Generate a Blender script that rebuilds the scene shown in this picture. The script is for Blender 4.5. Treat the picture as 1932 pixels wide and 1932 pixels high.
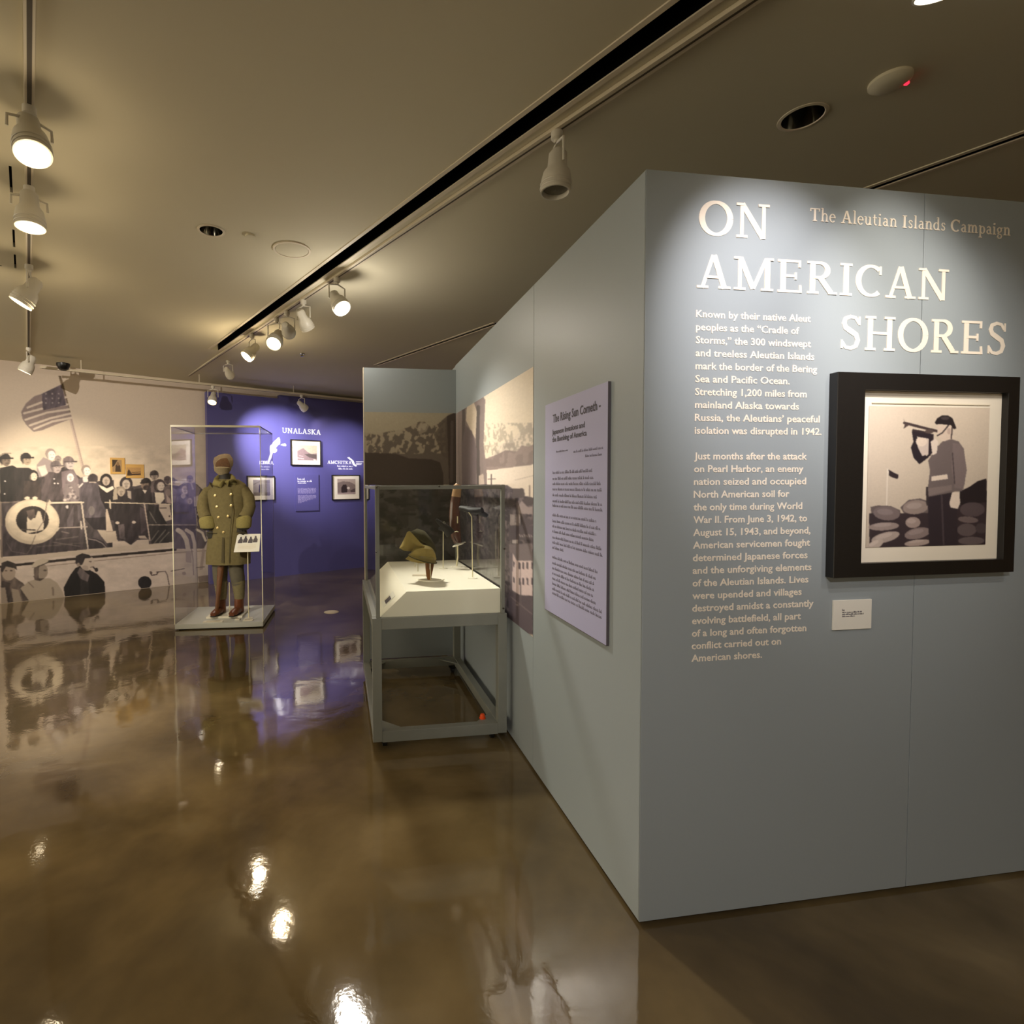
import bpy, bmesh, math, random
import numpy as np
from mathutils import Vector, Matrix
random.seed(4); np.random.seed(4)
for o in list(bpy.data.objects): bpy.data.objects.remove(o)
C = bpy.context.scene.collection
SC = bpy.context.scene

# ------------------------------------------------------------------ camera, world, exposure
F_, PX, PY, PITCH, ROLL = 1001.3, 786.3, 950.05, .0356, -.0054
cd = bpy.data.cameras.new('camera'); cam = bpy.data.objects.new('camera', cd); C.objects.link(cam)
cd.sensor_width = 36; cd.lens = F_*36/1932; cd.clip_start = .05
cd.shift_x = (966-PX)/1932; cd.shift_y = (PY-966)/1932
cam.matrix_world = Matrix.Translation((0, 0, 1.5)) @ Matrix.Rotation(math.pi/2-PITCH, 4, 'X') @ Matrix.Rotation(ROLL, 4, 'Z')
SC.camera = cam
W = bpy.data.worlds.new('world'); SC.world = W; W.use_nodes = True
W.node_tree.nodes['Background'].inputs[0].default_value = (1.0, .89, .68, 1)
W.node_tree.nodes['Background'].inputs[1].default_value = 1.45
SC.view_settings.view_transform = 'Standard'; SC.view_settings.look = 'None'
SC.view_settings.gamma = 1; SC.view_settings.exposure = 0.85; SC.view_settings.use_curve_mapping = False
WARM = (1.0, .80, .52); MILD = (1.0, .90, .78)

# ------------------------------------------------------------------ geometry of the view (to turn survey marks into metres)
def ray(x, y):
    X = (x-PX)/F_; Z = -(y-PY)/F_
    c, s = math.cos(ROLL), math.sin(ROLL); xx = X*c+Z*s; zu = -X*s+Z*c
    c, s = math.cos(PITCH), math.sin(PITCH)
    return np.array([xx, c+zu*s, -s+zu*c])
EYE = np.array([0, 0, 1.5])
def at(x, y, z=0.0):
    r = ray(x, y); return EYE+r*((z-1.5)/r[2])
def at_depth(x, y, d):
    r = ray(x, y); return EYE+r*(d/r[1])
def project(P):
    x, y, z = P[..., 0], P[..., 1], P[..., 2]-1.5
    c, s = math.cos(PITCH), math.sin(PITCH); yf = y*c-z*s; zu = y*s+z*c
    c, s = math.cos(ROLL), math.sin(ROLL); X = x*c-zu*s; Z = x*s+zu*c
    return PX+F_*X/yf, PY-F_*Z/yf
class Frame:
    """vertical surface: origin, x to the viewer's right, y into the wall, z up"""
    def __init__(s, o, d, off=0.0):
        d = np.array([d[0], d[1], 0.]); d /= np.linalg.norm(d); s.x = d; s.y = np.array([-d[1], d[0], 0.])
        s.o = np.array([o[0], o[1], 0.])+s.y*off
    def w(s, u, v, z): return s.o+s.x*u+s.y*v+np.array([0, 0, z])
    def hit(s, px, py, v=0.0):
        r = ray(px, py); t = ((s.o+s.y*v-EYE)@s.y)/(r@s.y); p = EYE+r*t-s.o
        return float(p@s.x), float(p[2])
    def mat(s):
        return Matrix(((s.x[0], s.y[0], 0, s.o[0]), (s.x[1], s.y[1], 0, s.o[1]), (0, 0, 1, 0), (0, 0, 0, 1)))

# ------------------------------------------------------------------ materials
def lin(c):
    c = [v/255 for v in c]; return tuple((v/12.92 if v <= .04045 else ((v+.055)/1.055)**2.4) for v in c)+(1,)
def mat(name, rgb, rough=.6, metal=0, spec=.5, emit=None, es=1, var=0, scale=8, bump=0, bscale=200, coat=0):
    m = bpy.data.materials.new(name); m.use_nodes = True; nt = m.node_tree; b = nt.nodes['Principled BSDF']
    col = lin(rgb); b.inputs['Base Color'].default_value = col
    b.inputs['Roughness'].default_value = rough; b.inputs['Metallic'].default_value = metal
    b.inputs['Specular IOR Level'].default_value = spec; b.inputs['Coat Weight'].default_value = coat
    if emit: b.inputs['Emission Color'].default_value = (*emit, 1); b.inputs['Emission Strength'].default_value = es
    tc = nt.nodes.new('ShaderNodeTexCoord')
    if var:
        n = nt.nodes.new('ShaderNodeTexNoise'); n.inputs['Scale'].default_value = scale; n.inputs['Detail'].default_value = 4
        nt.links.new(tc.outputs['Object'], n.inputs['Vector'])
        r = nt.nodes.new('ShaderNodeValToRGB'); r.color_ramp.elements[0].position = .3; r.color_ramp.elements[1].position = .7
        r.color_ramp.elements[0].color = tuple(v*(1-var) for v in col[:3])+(1,); r.color_ramp.elements[1].color = tuple(min(1, v*(1+var)) for v in col[:3])+(1,)
        nt.links.new(n.outputs['Fac'], r.inputs[0]); nt.links.new(r.outputs[0], b.inputs['Base Color'])
    if bump:
        n = nt.nodes.new('ShaderNodeTexNoise'); n.inputs['Scale'].default_value = bscale; n.inputs['Detail'].default_value = 3
        nt.links.new(tc.outputs['Object'], n.inputs['Vector'])
        bp = nt.nodes.new('ShaderNodeBump'); bp.inputs['Strength'].default_value = bump; bp.inputs['Distance'].default_value = .01
        nt.links.new(n.outputs['Fac'], bp.inputs['Height']); nt.links.new(bp.outputs[0], b.inputs['Normal'])
    return m
def print_mat(name, rough=.55):
    m = bpy.data.materials.new(name); m.use_nodes = True; nt = m.node_tree; b = nt.nodes['Principled BSDF']
    a = nt.nodes.new('ShaderNodeVertexColor'); a.layer_name = 'Col'
    nt.links.new(a.outputs[0], b.inputs['Base Color']); b.inputs['Roughness'].default_value = rough
    return m
def glass_mat(name, tint=(1, 1, 1), ior=1.45, bodycol=None, body=0.0):
    m = bpy.data.materials.new(name); m.use_nodes = True; nt = m.node_tree; nt.nodes.clear()
    out = nt.nodes.new('ShaderNodeOutputMaterial'); mx = nt.nodes.new('ShaderNodeMixShader')
    t = nt.nodes.new('ShaderNodeBsdfTransparent'); t.inputs[0].default_value = (*tint, 1)
    g = nt.nodes.new('ShaderNodeBsdfGlossy'); g.inputs['Roughness'].default_value = .01
    f = nt.nodes.new('ShaderNodeFresnel'); ge = nt.nodes.new('ShaderNodeNewGeometry'); mr = nt.nodes.new('ShaderNodeMapRange')
    mr.inputs[3].default_value = ior; mr.inputs[4].default_value = 1/ior      # the same surface seen from either side
    nt.links.new(ge.outputs['Backfacing'], mr.inputs[0]); nt.links.new(mr.outputs[0], f.inputs[0])
    nt.links.new(f.outputs[0], mx.inputs[0]); nt.links.new(t.outputs[0], mx.inputs[1]); nt.links.new(g.outputs[0], mx.inputs[2])
    nt.links.new(mx.outputs[0], out.inputs[0]); return m

M = {}
M['ceiling'] = mat('ceiling plaster', (206, 198, 172), .85, var=.02, scale=.8, spec=.2)
M['cream'] = mat('cream wall paint', (206, 190, 172), .7, spec=.3)
M['blue'] = mat('indigo wall paint', (80, 76, 132), .42, spec=.5)
M['grey'] = mat('blue grey wall paint', (147, 155, 158), .42, spec=.45, bump=.02, bscale=90)
M['grey_dark'] = mat('dark gap', (30, 26, 20), .9)
M['brownwall'] = mat('tan wall paint', (150, 120, 78), .8)
M['white'] = mat('white enamel', (225, 220, 205), .45)
M['black'] = mat('black slot', (4, 4, 4), .9, spec=.05)
M['groove'] = mat('track groove', (70, 60, 44), .7)
M['flange'] = mat('slot flange', (214, 202, 178), .6)
M['trackwhite'] = mat('track housing white', (200, 188, 162), .5)
M['head'] = mat('spotlight housing white', (206, 200, 184), .4)
M['lens_off'] = mat('unlit lens', (110, 104, 90), .2)
M['lens'] = mat('lit lens warm', (255, 240, 210), .3, emit=(1, .82, .55), es=10)
M['lens_w'] = mat('lit lens bright', (255, 245, 230), .3, emit=(1, .90, .75), es=16)
M['lens_dim'] = mat('lit lens dim', (255, 240, 210), .3, emit=(1, .8, .45), es=7)
M['chrome'] = mat('downlight reflector', (120, 118, 110), .12, 1)
M['matblack'] = mat('satin black', (16, 14, 13), .35)
M['frameblack'] = mat('picture frame black wood', (18, 15, 13), .4, bump=.05, bscale=60)
M['frame_edge'] = mat('frame sight edge', (60, 55, 50), .5)
M['mattboard'] = mat('cream mat board', (232, 222, 202), .8)
M['paper'] = mat('white card', (226, 222, 210), .7)
M['letters'] = mat('cream vinyl lettering', (238, 226, 208), .5)
M['letters_white'] = mat('white vinyl lettering', (240, 238, 245), .5)
M['ink'] = mat('grey ink', (88, 84, 92), .8)
M['ink_soft'] = mat('soft grey ink', (118, 113, 128), .8)
M['panel_lav'] = mat('lavender grey panel', (166, 165, 196), .5)
M['panel_edge'] = mat('panel dark edge', (82, 76, 80), .6)
M['vit_base'] = mat('grey plinth paint', (200, 201, 194), .5)
M['acryl_edge'] = mat('acrylic edge', (236, 230, 200), .3)
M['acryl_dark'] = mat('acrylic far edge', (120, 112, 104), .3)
M['glass'] = glass_mat('clear glass', (.97, .98, .97), 1.35)
M['acrylic'] = glass_mat('clear acrylic', (.98, .98, .98), 1.3)
M['steel'] = mat('grey painted steel', (124, 126, 118), .45, var=.04)
M['rubber'] = mat('caster black', (14, 13, 12), .6)
M['deck'] = mat('white deck paint', (236, 230, 212), .6)
M['wool'] = mat('khaki wool', (116, 104, 66), .95, var=.12, scale=40, bump=.5, bscale=500)
M['wool_dk'] = mat('khaki wool dark', (84, 74, 48), .95, var=.12, scale=40, bump=.5, bscale=500)
M['fleece'] = mat('yellow fleece', (164, 150, 88), 1, var=.15, scale=90, bump=1, bscale=400)
M['fleece_w'] = mat('pale fleece', (196, 178, 142), 1, var=.15, scale=90, bump=1, bscale=400)
M['cap'] = mat('pinkish cap wool', (168, 148, 122), 1, var=.15, scale=60, bump=.6, bscale=300)
M['capin'] = mat('cap brown fur', (116, 84, 58), 1, var=.2, scale=80, bump=.6, bscale=300)
M['mann'] = mat('dark mannequin', (40, 36, 30), .6)
M['button'] = mat('brass button', (206, 178, 120), .3, .6)
M['boot'] = mat('brown boot leather', (104, 54, 26), .4, var=.2, scale=20)
M['wood'] = mat('brown scabbard wood', (96, 56, 22), .45, var=.2, scale=20)
M['trous'] = mat('grey green trousers', (92, 86, 70), .95, var=.1, scale=30)
M['puttee'] = mat('khaki puttee', (122, 112, 78), .95, var=.12, scale=60, bump=.5, bscale=200)
M['helmet'] = mat('olive helmet paint', (118, 104, 52), .45, var=.15, scale=15)
M['cloth'] = mat('olive canvas', (140, 122, 66), .95, var=.1, scale=30)
M['cloth_dk'] = mat('dark olive netting', (58, 54, 28), .95, var=.15, scale=60)
M['leather'] = mat('chestnut leather strap', (120, 74, 26), .45, var=.15, scale=30)
M['lacquer'] = mat('brown lacquer', (84, 52, 44), .16, var=.25, scale=9, coat=.6)
M['lacquer_t'] = mat('tan lacquer', (176, 140, 104), .25, var=.1, scale=12)
M['gun'] = mat('gunmetal', (24, 23, 22), .65)
M['rod'] = mat('cream rod', (224, 214, 176), .4)
M['orange'] = mat('orange plastic', (230, 78, 14), .5)
M['red_led'] = mat('red indicator', (200, 20, 30), .4, emit=(1, .02, .05), es=1.2)
M['ochre'] = mat('ochre mat board', (190, 150, 84), .7)
M['print'] = print_mat('photographic wall print', .6)
M['print_g'] = print_mat('photographic print', .35)

def floor_mat():
    m = bpy.data.materials.new('polished stained concrete'); m.use_nodes = True; nt = m.node_tree; b = nt.nodes['Principled BSDF']
    tc = nt.nodes.new('ShaderNodeTexCoord')
    def noise(sc, det, dist=0):
        n = nt.nodes.new('ShaderNodeTexNoise'); n.inputs['Scale'].default_value = sc; n.inputs['Detail'].default_value = det
        n.inputs['Distortion'].default_value = dist; nt.links.new(tc.outputs['Object'], n.inputs['Vector']); return n
    n1 = noise(.95, 5, .6); r = nt.nodes.new('ShaderNodeValToRGB'); e = r.color_ramp.elements
    e[0].position = .33; e[0].color = lin((78, 66, 46)); e[1].position = .68; e[1].color = lin((132, 116, 86))
    k = e.new(.5); k.color = lin((103, 88, 60))
    nt.links.new(n1.outputs['Fac'], r.inputs[0])
    n2 = noise(3.2, 8, .3); r2 = nt.nodes.new('ShaderNodeValToRGB'); e = r2.color_ramp.elements
    e[0].position = .3; e[0].color = (.72, .70, .64, 1); e[1].position = .75; e[1].color = (1.18, 1.16, 1.1, 1)
    nt.links.new(n2.outputs['Fac'], r2.inputs[0])
    mx = nt.nodes.new('ShaderNodeMix'); mx.data_type = 'RGBA'; mx.blend_type = 'MULTIPLY'; mx.inputs[0].default_value = 1
    nt.links.new(r.outputs[0], mx.inputs[6]); nt.links.new(r2.outputs[0], mx.inputs[7]); nt.links.new(mx.outputs[2], b.inputs['Base Color'])
    n3 = noise(5, 4); mr = nt.nodes.new('ShaderNodeMapRange'); mr.inputs[3].default_value = .03; mr.inputs[4].default_value = .09
    nt.links.new(n3.outputs['Fac'], mr.inputs[0]); nt.links.new(mr.outputs[0], b.inputs['Roughness'])
    n4 = noise(2.6, 3, .5); n5 = noise(60, 2)
    b1 = nt.nodes.new('ShaderNodeBump'); b1.inputs['Strength'].default_value = .12; b1.inputs['Distance'].default_value = .02
    nt.links.new(n4.outputs['Fac'], b1.inputs['Height'])
    b2 = nt.nodes.new('ShaderNodeBump'); b2.inputs['Strength'].default_value = .035; b2.inputs['Distance'].default_value = .004
    nt.links.new(n5.outputs['Fac'], b2.inputs['Height']); nt.links.new(b1.outputs[0], b2.inputs['Normal'])
    nt.links.new(b2.outputs[0], b.inputs['Normal'])
    b.inputs['Specular IOR Level'].default_value = .5; b.inputs['Coat Weight'].default_value = .35; b.inputs['Coat Roughness'].default_value = .04
    nt.links.new(b2.outputs[0], b.inputs['Coat Normal'])
    return m
M['floor'] = floor_mat()

# ------------------------------------------------------------------ mesh helpers
class MB:
    def __init__(s): s.v = []; s.f = []
    def add(s, vs, fs):
        n = len(s.v); s.v += [tuple(map(float, p)) for p in vs]; s.f += [tuple(i+n for i in f) for f in fs]; return s
    def box(s, x0, x1, y0, y1, z0, z1):
        return s.add([(x0, y0, z0), (x1, y0, z0), (x1, y1, z0), (x0, y1, z0), (x0, y0, z1), (x1, y0, z1), (x1, y1, z1), (x0, y1, z1)],
                     [(0, 3, 2, 1), (4, 5, 6, 7), (0, 1, 5, 4), (1, 2, 6, 5), (2, 3, 7, 6), (3, 0, 4, 7)])
    def prism(s, pts, a, b, axis='z'):
        n = len(pts)
        def P(p, h): return (p[0], p[1], h) if axis == 'z' else ((p[0], h, p[1]) if axis == 'y' else (h, p[0], p[1]))
        vs = [P(p, a) for p in pts]+[P(p, b) for p in pts]
        return s.add(vs, [tuple(range(n))[::-1], tuple(range(n, 2*n))]+[(i, (i+1) % n, (i+1) % n+n, i+n) for i in range(n)])
    def loft(s, rings, seg=20, cap=True):
        """rings: (centre, rx, ry) with a tangent-following frame"""
        n0 = len(s.v); cs = [Vector(r[0]) for r in rings]; up = None
        for i, r in enumerate(rings):
            t = (cs[min(i+1, len(cs)-1)]-cs[max(i-1, 0)]); t = t.normalized() if t.length > 1e-9 else Vector((0, 0, 1))
            ref = Vector((1, 0, 0)) if abs(t.x) < .8 else Vector((0, 1, 0))
            a = (ref-t*ref.dot(t)).normalized(); b = t.cross(a)
            for k in range(seg):
                g = 2*math.pi*k/seg; s.v.append(tuple(cs[i]+a*(r[1]*math.cos(g))+b*(r[2]*math.sin(g))))
        for i in range(len(rings)-1):
            for k in range(seg):
                a = n0+i*seg+k; b = n0+i*seg+(k+1) % seg; s.f.append((a, b, b+seg, a+seg))
        if cap: s.f.append(tuple(n0+k for k in range(seg))[::-1]); s.f.append(tuple(n0+(len(rings)-1)*seg+k for k in range(seg)))
        return s
    def tube(s, pts, r, seg=10): return s.loft([(p, r, r) for p in pts], seg)
    def lathe(s, prof, seg=32, o=(0, 0, 0), cap=True):
        return s.loft2([((o[0], o[1], o[2]+z), r) for r, z in prof], seg, cap)
    def loft2(s, rings, seg, cap):
        n0 = len(s.v)
        for c, r in rings:
            for k in range(seg):
                g = 2*math.pi*k/seg; s.v.append((c[0]+r*math.cos(g), c[1]+r*math.sin(g), c[2]))
        for i in range(len(rings)-1):
            for k in range(seg):
                a = n0+i*seg+k; b = n0+i*seg+(k+1) % seg; s.f.append((a, b, b+seg, a+seg))
        if cap: s.f.append(tuple(n0+k for k in range(seg))[::-1]); s.f.append(tuple(n0+(len(rings)-1)*seg+k for k in range(seg)))
        return s
    def xf(s, mt): s.v = [tuple(mt @ Vector(p)) for p in s.v]; return s
    def build(s, name, m, parent=None, smooth=False, mw=None, bevel=0, sub=0):
        me = bpy.data.meshes.new(name); me.from_pydata(s.v, [], s.f); me.validate()
        bm = bmesh.new(); bm.from_mesh(me); bmesh.ops.recalc_face_normals(bm, faces=bm.faces); bm.to_mesh(me); bm.free()
        me.materials.append(m if not isinstance(m, str) else M[m]); o = bpy.data.objects.new(name, me); C.objects.link(o)
        if smooth:
            for p in me.polygons: p.use_smooth = True
            me.set_sharp_from_angle(angle=math.radians(50))
        if parent: o.parent = parent
        if mw is not None: o.matrix_local = mw
        if bevel:
            b = o.modifiers.new('bevel', 'BEVEL'); b.width = bevel; b.segments = 2; b.limit_method = 'ANGLE'
        if sub:
            b = o.modifiers.new('sub', 'SUBSURF'); b.levels = b.render_levels = sub
        return o
def thing(name, label, cat, mw=None, group=None):
    o = bpy.data.objects.new(name, None); C.objects.link(o); o.empty_display_size = .1
    if mw is not None: o.matrix_world = mw if isinstance(mw, Matrix) else Matrix.Translation(mw)
    return tag(o, label, cat, group)
def tag(o, label=None, cat=None, group=None, kind=None):
    if label: o['label'] = label
    if cat: o['category'] = cat
    if group: o['group'] = group
    if kind: o['kind'] = kind
    return o
def T(*p): return Matrix.Translation(p)

# ------------------------------------------------------------------ raster painter for flat prints (colour per mesh vertex)
def vnoise(X, Y, seed=0):
    xi = np.floor(X).astype(np.int64); yi = np.floor(Y).astype(np.int64); fx = X-xi; fy = Y-yi
    fx = fx*fx*(3-2*fx); fy = fy*fy*(3-2*fy)
    def h(a, b):
        n = (a*374761393+b*668265263+seed*1442695041) & 0x7fffffff; n = (n ^ (n >> 13))*1274126177 & 0x7fffffff
        return ((n ^ (n >> 16)) & 0xffff)/65535.
    return (h(xi, yi)*(1-fx)+h(xi+1, yi)*fx)*(1-fy)+(h(xi, yi+1)*(1-fx)+h(xi+1, yi+1)*fx)*fy
def fbm(X, Y, seed=0, o=4):
    s = 0; a = .5
    for i in range(o): s = s+a*vnoise(X*2**i, Y*2**i, seed+i); a *= .5
    return s/(1-.5**o)
class Pic:
    def __init__(s, X, Y, bg):
        s.X, s.Y = X, Y; s.c = np.empty(X.shape+(3,)); s.c[:] = np.array(bg, float); s.m = (0, 0, 1)
    def map(s, ox, oy, k): s.m = (ox, oy, k); return s
    def _p(s, pts): return [(s.m[0]+x/s.m[2], s.m[1]+y/s.m[2]) for x, y in pts]
    def _mask(s, m, col, a, sl):
        sub = s.c[sl]; col = np.array(col, float); sub[m] = sub[m]*(1-a)+col*a
    def _bb(s, x0, x1, y0, y1): return (s.X >= x0) & (s.X <= x1) & (s.Y >= y0) & (s.Y <= y1)
    def poly(s, pts, col, a=1.0, raw=False):
        P = pts if raw else s._p(pts); xs = [p[0] for p in P]; ys = [p[1] for p in P]
        idx = np.nonzero(s._bb(min(xs), max(xs), min(ys), max(ys)))
        if not len(idx[0]): return s
        x = s.X[idx]; y = s.Y[idx]; ins = np.zeros(x.shape, bool); n = len(P)
        for i in range(n):
            x1, y1 = P[i]; x2, y2 = P[(i+1) % n]
            if y1 == y2: continue
            c = ((y1 > y) != (y2 > y)) & (x < (x2-x1)*(y-y1)/(y2-y1)+x1); ins ^= c
        i2 = (idx[0][ins], idx[1][ins]); s.c[i2] = s.c[i2]*(1-a)+np.array(col, float)*a; return s
    def ell(s, cx, cy, rx, ry, col, a=1.0, rot=0):
        (cx, cy), = s._p([(cx, cy)]); rx /= s.m[2]; ry /= s.m[2]; R = max(rx, ry)
        idx = np.nonzero(s._bb(cx-R, cx+R, cy-R, cy+R)); x = s.X[idx]-cx; y = s.Y[idx]-cy
        c, sn = math.cos(rot), math.sin(rot); u = (x*c+y*sn)/rx; v = (-x*sn+y*c)/ry; ins = u*u+v*v < 1
        i2 = (idx[0][ins], idx[1][ins]); s.c[i2] = s.c[i2]*(1-a)+np.array(col, float)*a; return s
    def line(s, pts, w, col, a=1.0):
        P = s._p(pts); w = w/s.m[2]
        for (x1, y1), (x2, y2) in zip(P[:-1], P[1:]):
            idx = np.nonzero(s._bb(min(x1, x2)-w, max(x1, x2)+w, min(y1, y2)-w, max(y1, y2)+w))
            x = s.X[idx]; y = s.Y[idx]; dx, dy = x2-x1, y2-y1; L = dx*dx+dy*dy+1e-9
            t = np.clip(((x-x1)*dx+(y-y1)*dy)/L, 0, 1); d = np.hypot(x-x1-t*dx, y-y1-t*dy); ins = d < w/2
            i2 = (idx[0][ins], idx[1][ins]); s.c[i2] = s.c[i2]*(1-a)+np.array(col, float)*a
        return s
    def grain(s, amp, k, seed=1):
        n = fbm(s.X/k, s.Y/k, seed)-.5; s.c *= (1+n*2*amp)[..., None]; return s
    def blur(s, n=1):
        for _ in range(n):
            c = np.pad(s.c, ((1, 1), (1, 1), (0, 0)), 'edge')
            s.c = (c[:-2, 1:-1]+c[2:, 1:-1]+c[1:-1, :-2]+c[1:-1, 2:]+2*c[1:-1, 1:-1])/6
        return s
def print_mesh(name, fr, u0, u1, z0, z1, nu, nz, paint, parent=None, v=-.002, m='print'):
    bpy.context.view_layer.update()
    us = np.linspace(u0, u1, nu); zs = np.linspace(z1, z0, nz); U, Z = np.meshgrid(us, zs)
    Pw = fr.o+U[..., None]*fr.x+v*fr.y+Z[..., None]*np.array([0, 0, 1.]); X, Y = project(Pw)
    col = np.clip(paint(X, Y, U, Z), 0, 255)/255; col = np.where(col <= .04045, col/12.92, ((col+.055)/1.055)**2.4)
    me = bpy.data.meshes.new(name); n = nu*nz; nf = (nu-1)*(nz-1)
    co = np.stack([U, np.full_like(U, v), Z], -1).reshape(-1).astype(np.float32)
    i = (np.arange(nz-1)[:, None]*nu+np.arange(nu-1)[None]).reshape(-1); q = np.stack([i, i+nu, i+nu+1, i+1], -1).reshape(-1).astype(np.int32)
    me.vertices.add(n); me.vertices.foreach_set('co', co); me.loops.add(nf*4); me.loops.foreach_set('vertex_index', q)
    me.polygons.add(nf); me.polygons.foreach_set('loop_start', np.arange(0, nf*4, 4, dtype=np.int32)); me.update(calc_edges=True); me.validate()
    at_ = me.color_attributes.new('Col', 'FLOAT_COLOR', 'POINT')
    at_.data.foreach_set('color', np.concatenate([col.reshape(-1, 3), np.ones((n, 1))], 1).reshape(-1).astype(np.float32))
    me.materials.append(M[m]); o = bpy.data.objects.new(name, me); C.objects.link(o)
    if parent: o.parent = parent
    o.matrix_local = (parent.matrix_world.inverted() @ fr.mat()) if parent else fr.mat()
    return o

# ------------------------------------------------------------------ slab-serif lettering built from strokes (cap height 1)
def arc(cx, cy, rx, ry, a0, a1, n=14):
    return [(cx+rx*math.cos(math.radians(a0+(a1-a0)*i/n)), cy+ry*math.sin(math.radians(a0+(a1-a0)*i/n))) for i in range(n+1)]
def rib(pts, w0, w1=None):
    n = len(pts); L = []; R = []
    for i, (x, y) in enumerate(pts):
        a = pts[max(i-1, 0)]; b = pts[min(i+1, n-1)]; dx, dy = b[0]-a[0], b[1]-a[1]; l = math.hypot(dx, dy) or 1
        w = w0(i/(n-1)) if callable(w0) else (w0 if w1 is None else w0+(w1-w0)*i/(n-1))
        L.append((x-dy/l*w/2, y+dx/l*w/2)); R.append((x+dy/l*w/2, y-dx/l*w/2))
    return ('rib', L, R)
K, t_ = .155, .10
def st(x0, y0, x1, y1, w=K): return rib([(x0, y0), (x1, y1)], w)
def sf(x0, x1, y): return rib([(x0, y), (x1, y)], .075)
def bowl(cx, cy, rx, ry, a0, a1, thick=K, thin=.09, n=20):
    return rib(arc(cx, cy, rx, ry, a0, a1, n), lambda f: thin+(thick-thin)*abs(math.cos(math.radians(a0+(a1-a0)*f))))
b0, t0 = .0375, .9625
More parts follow.
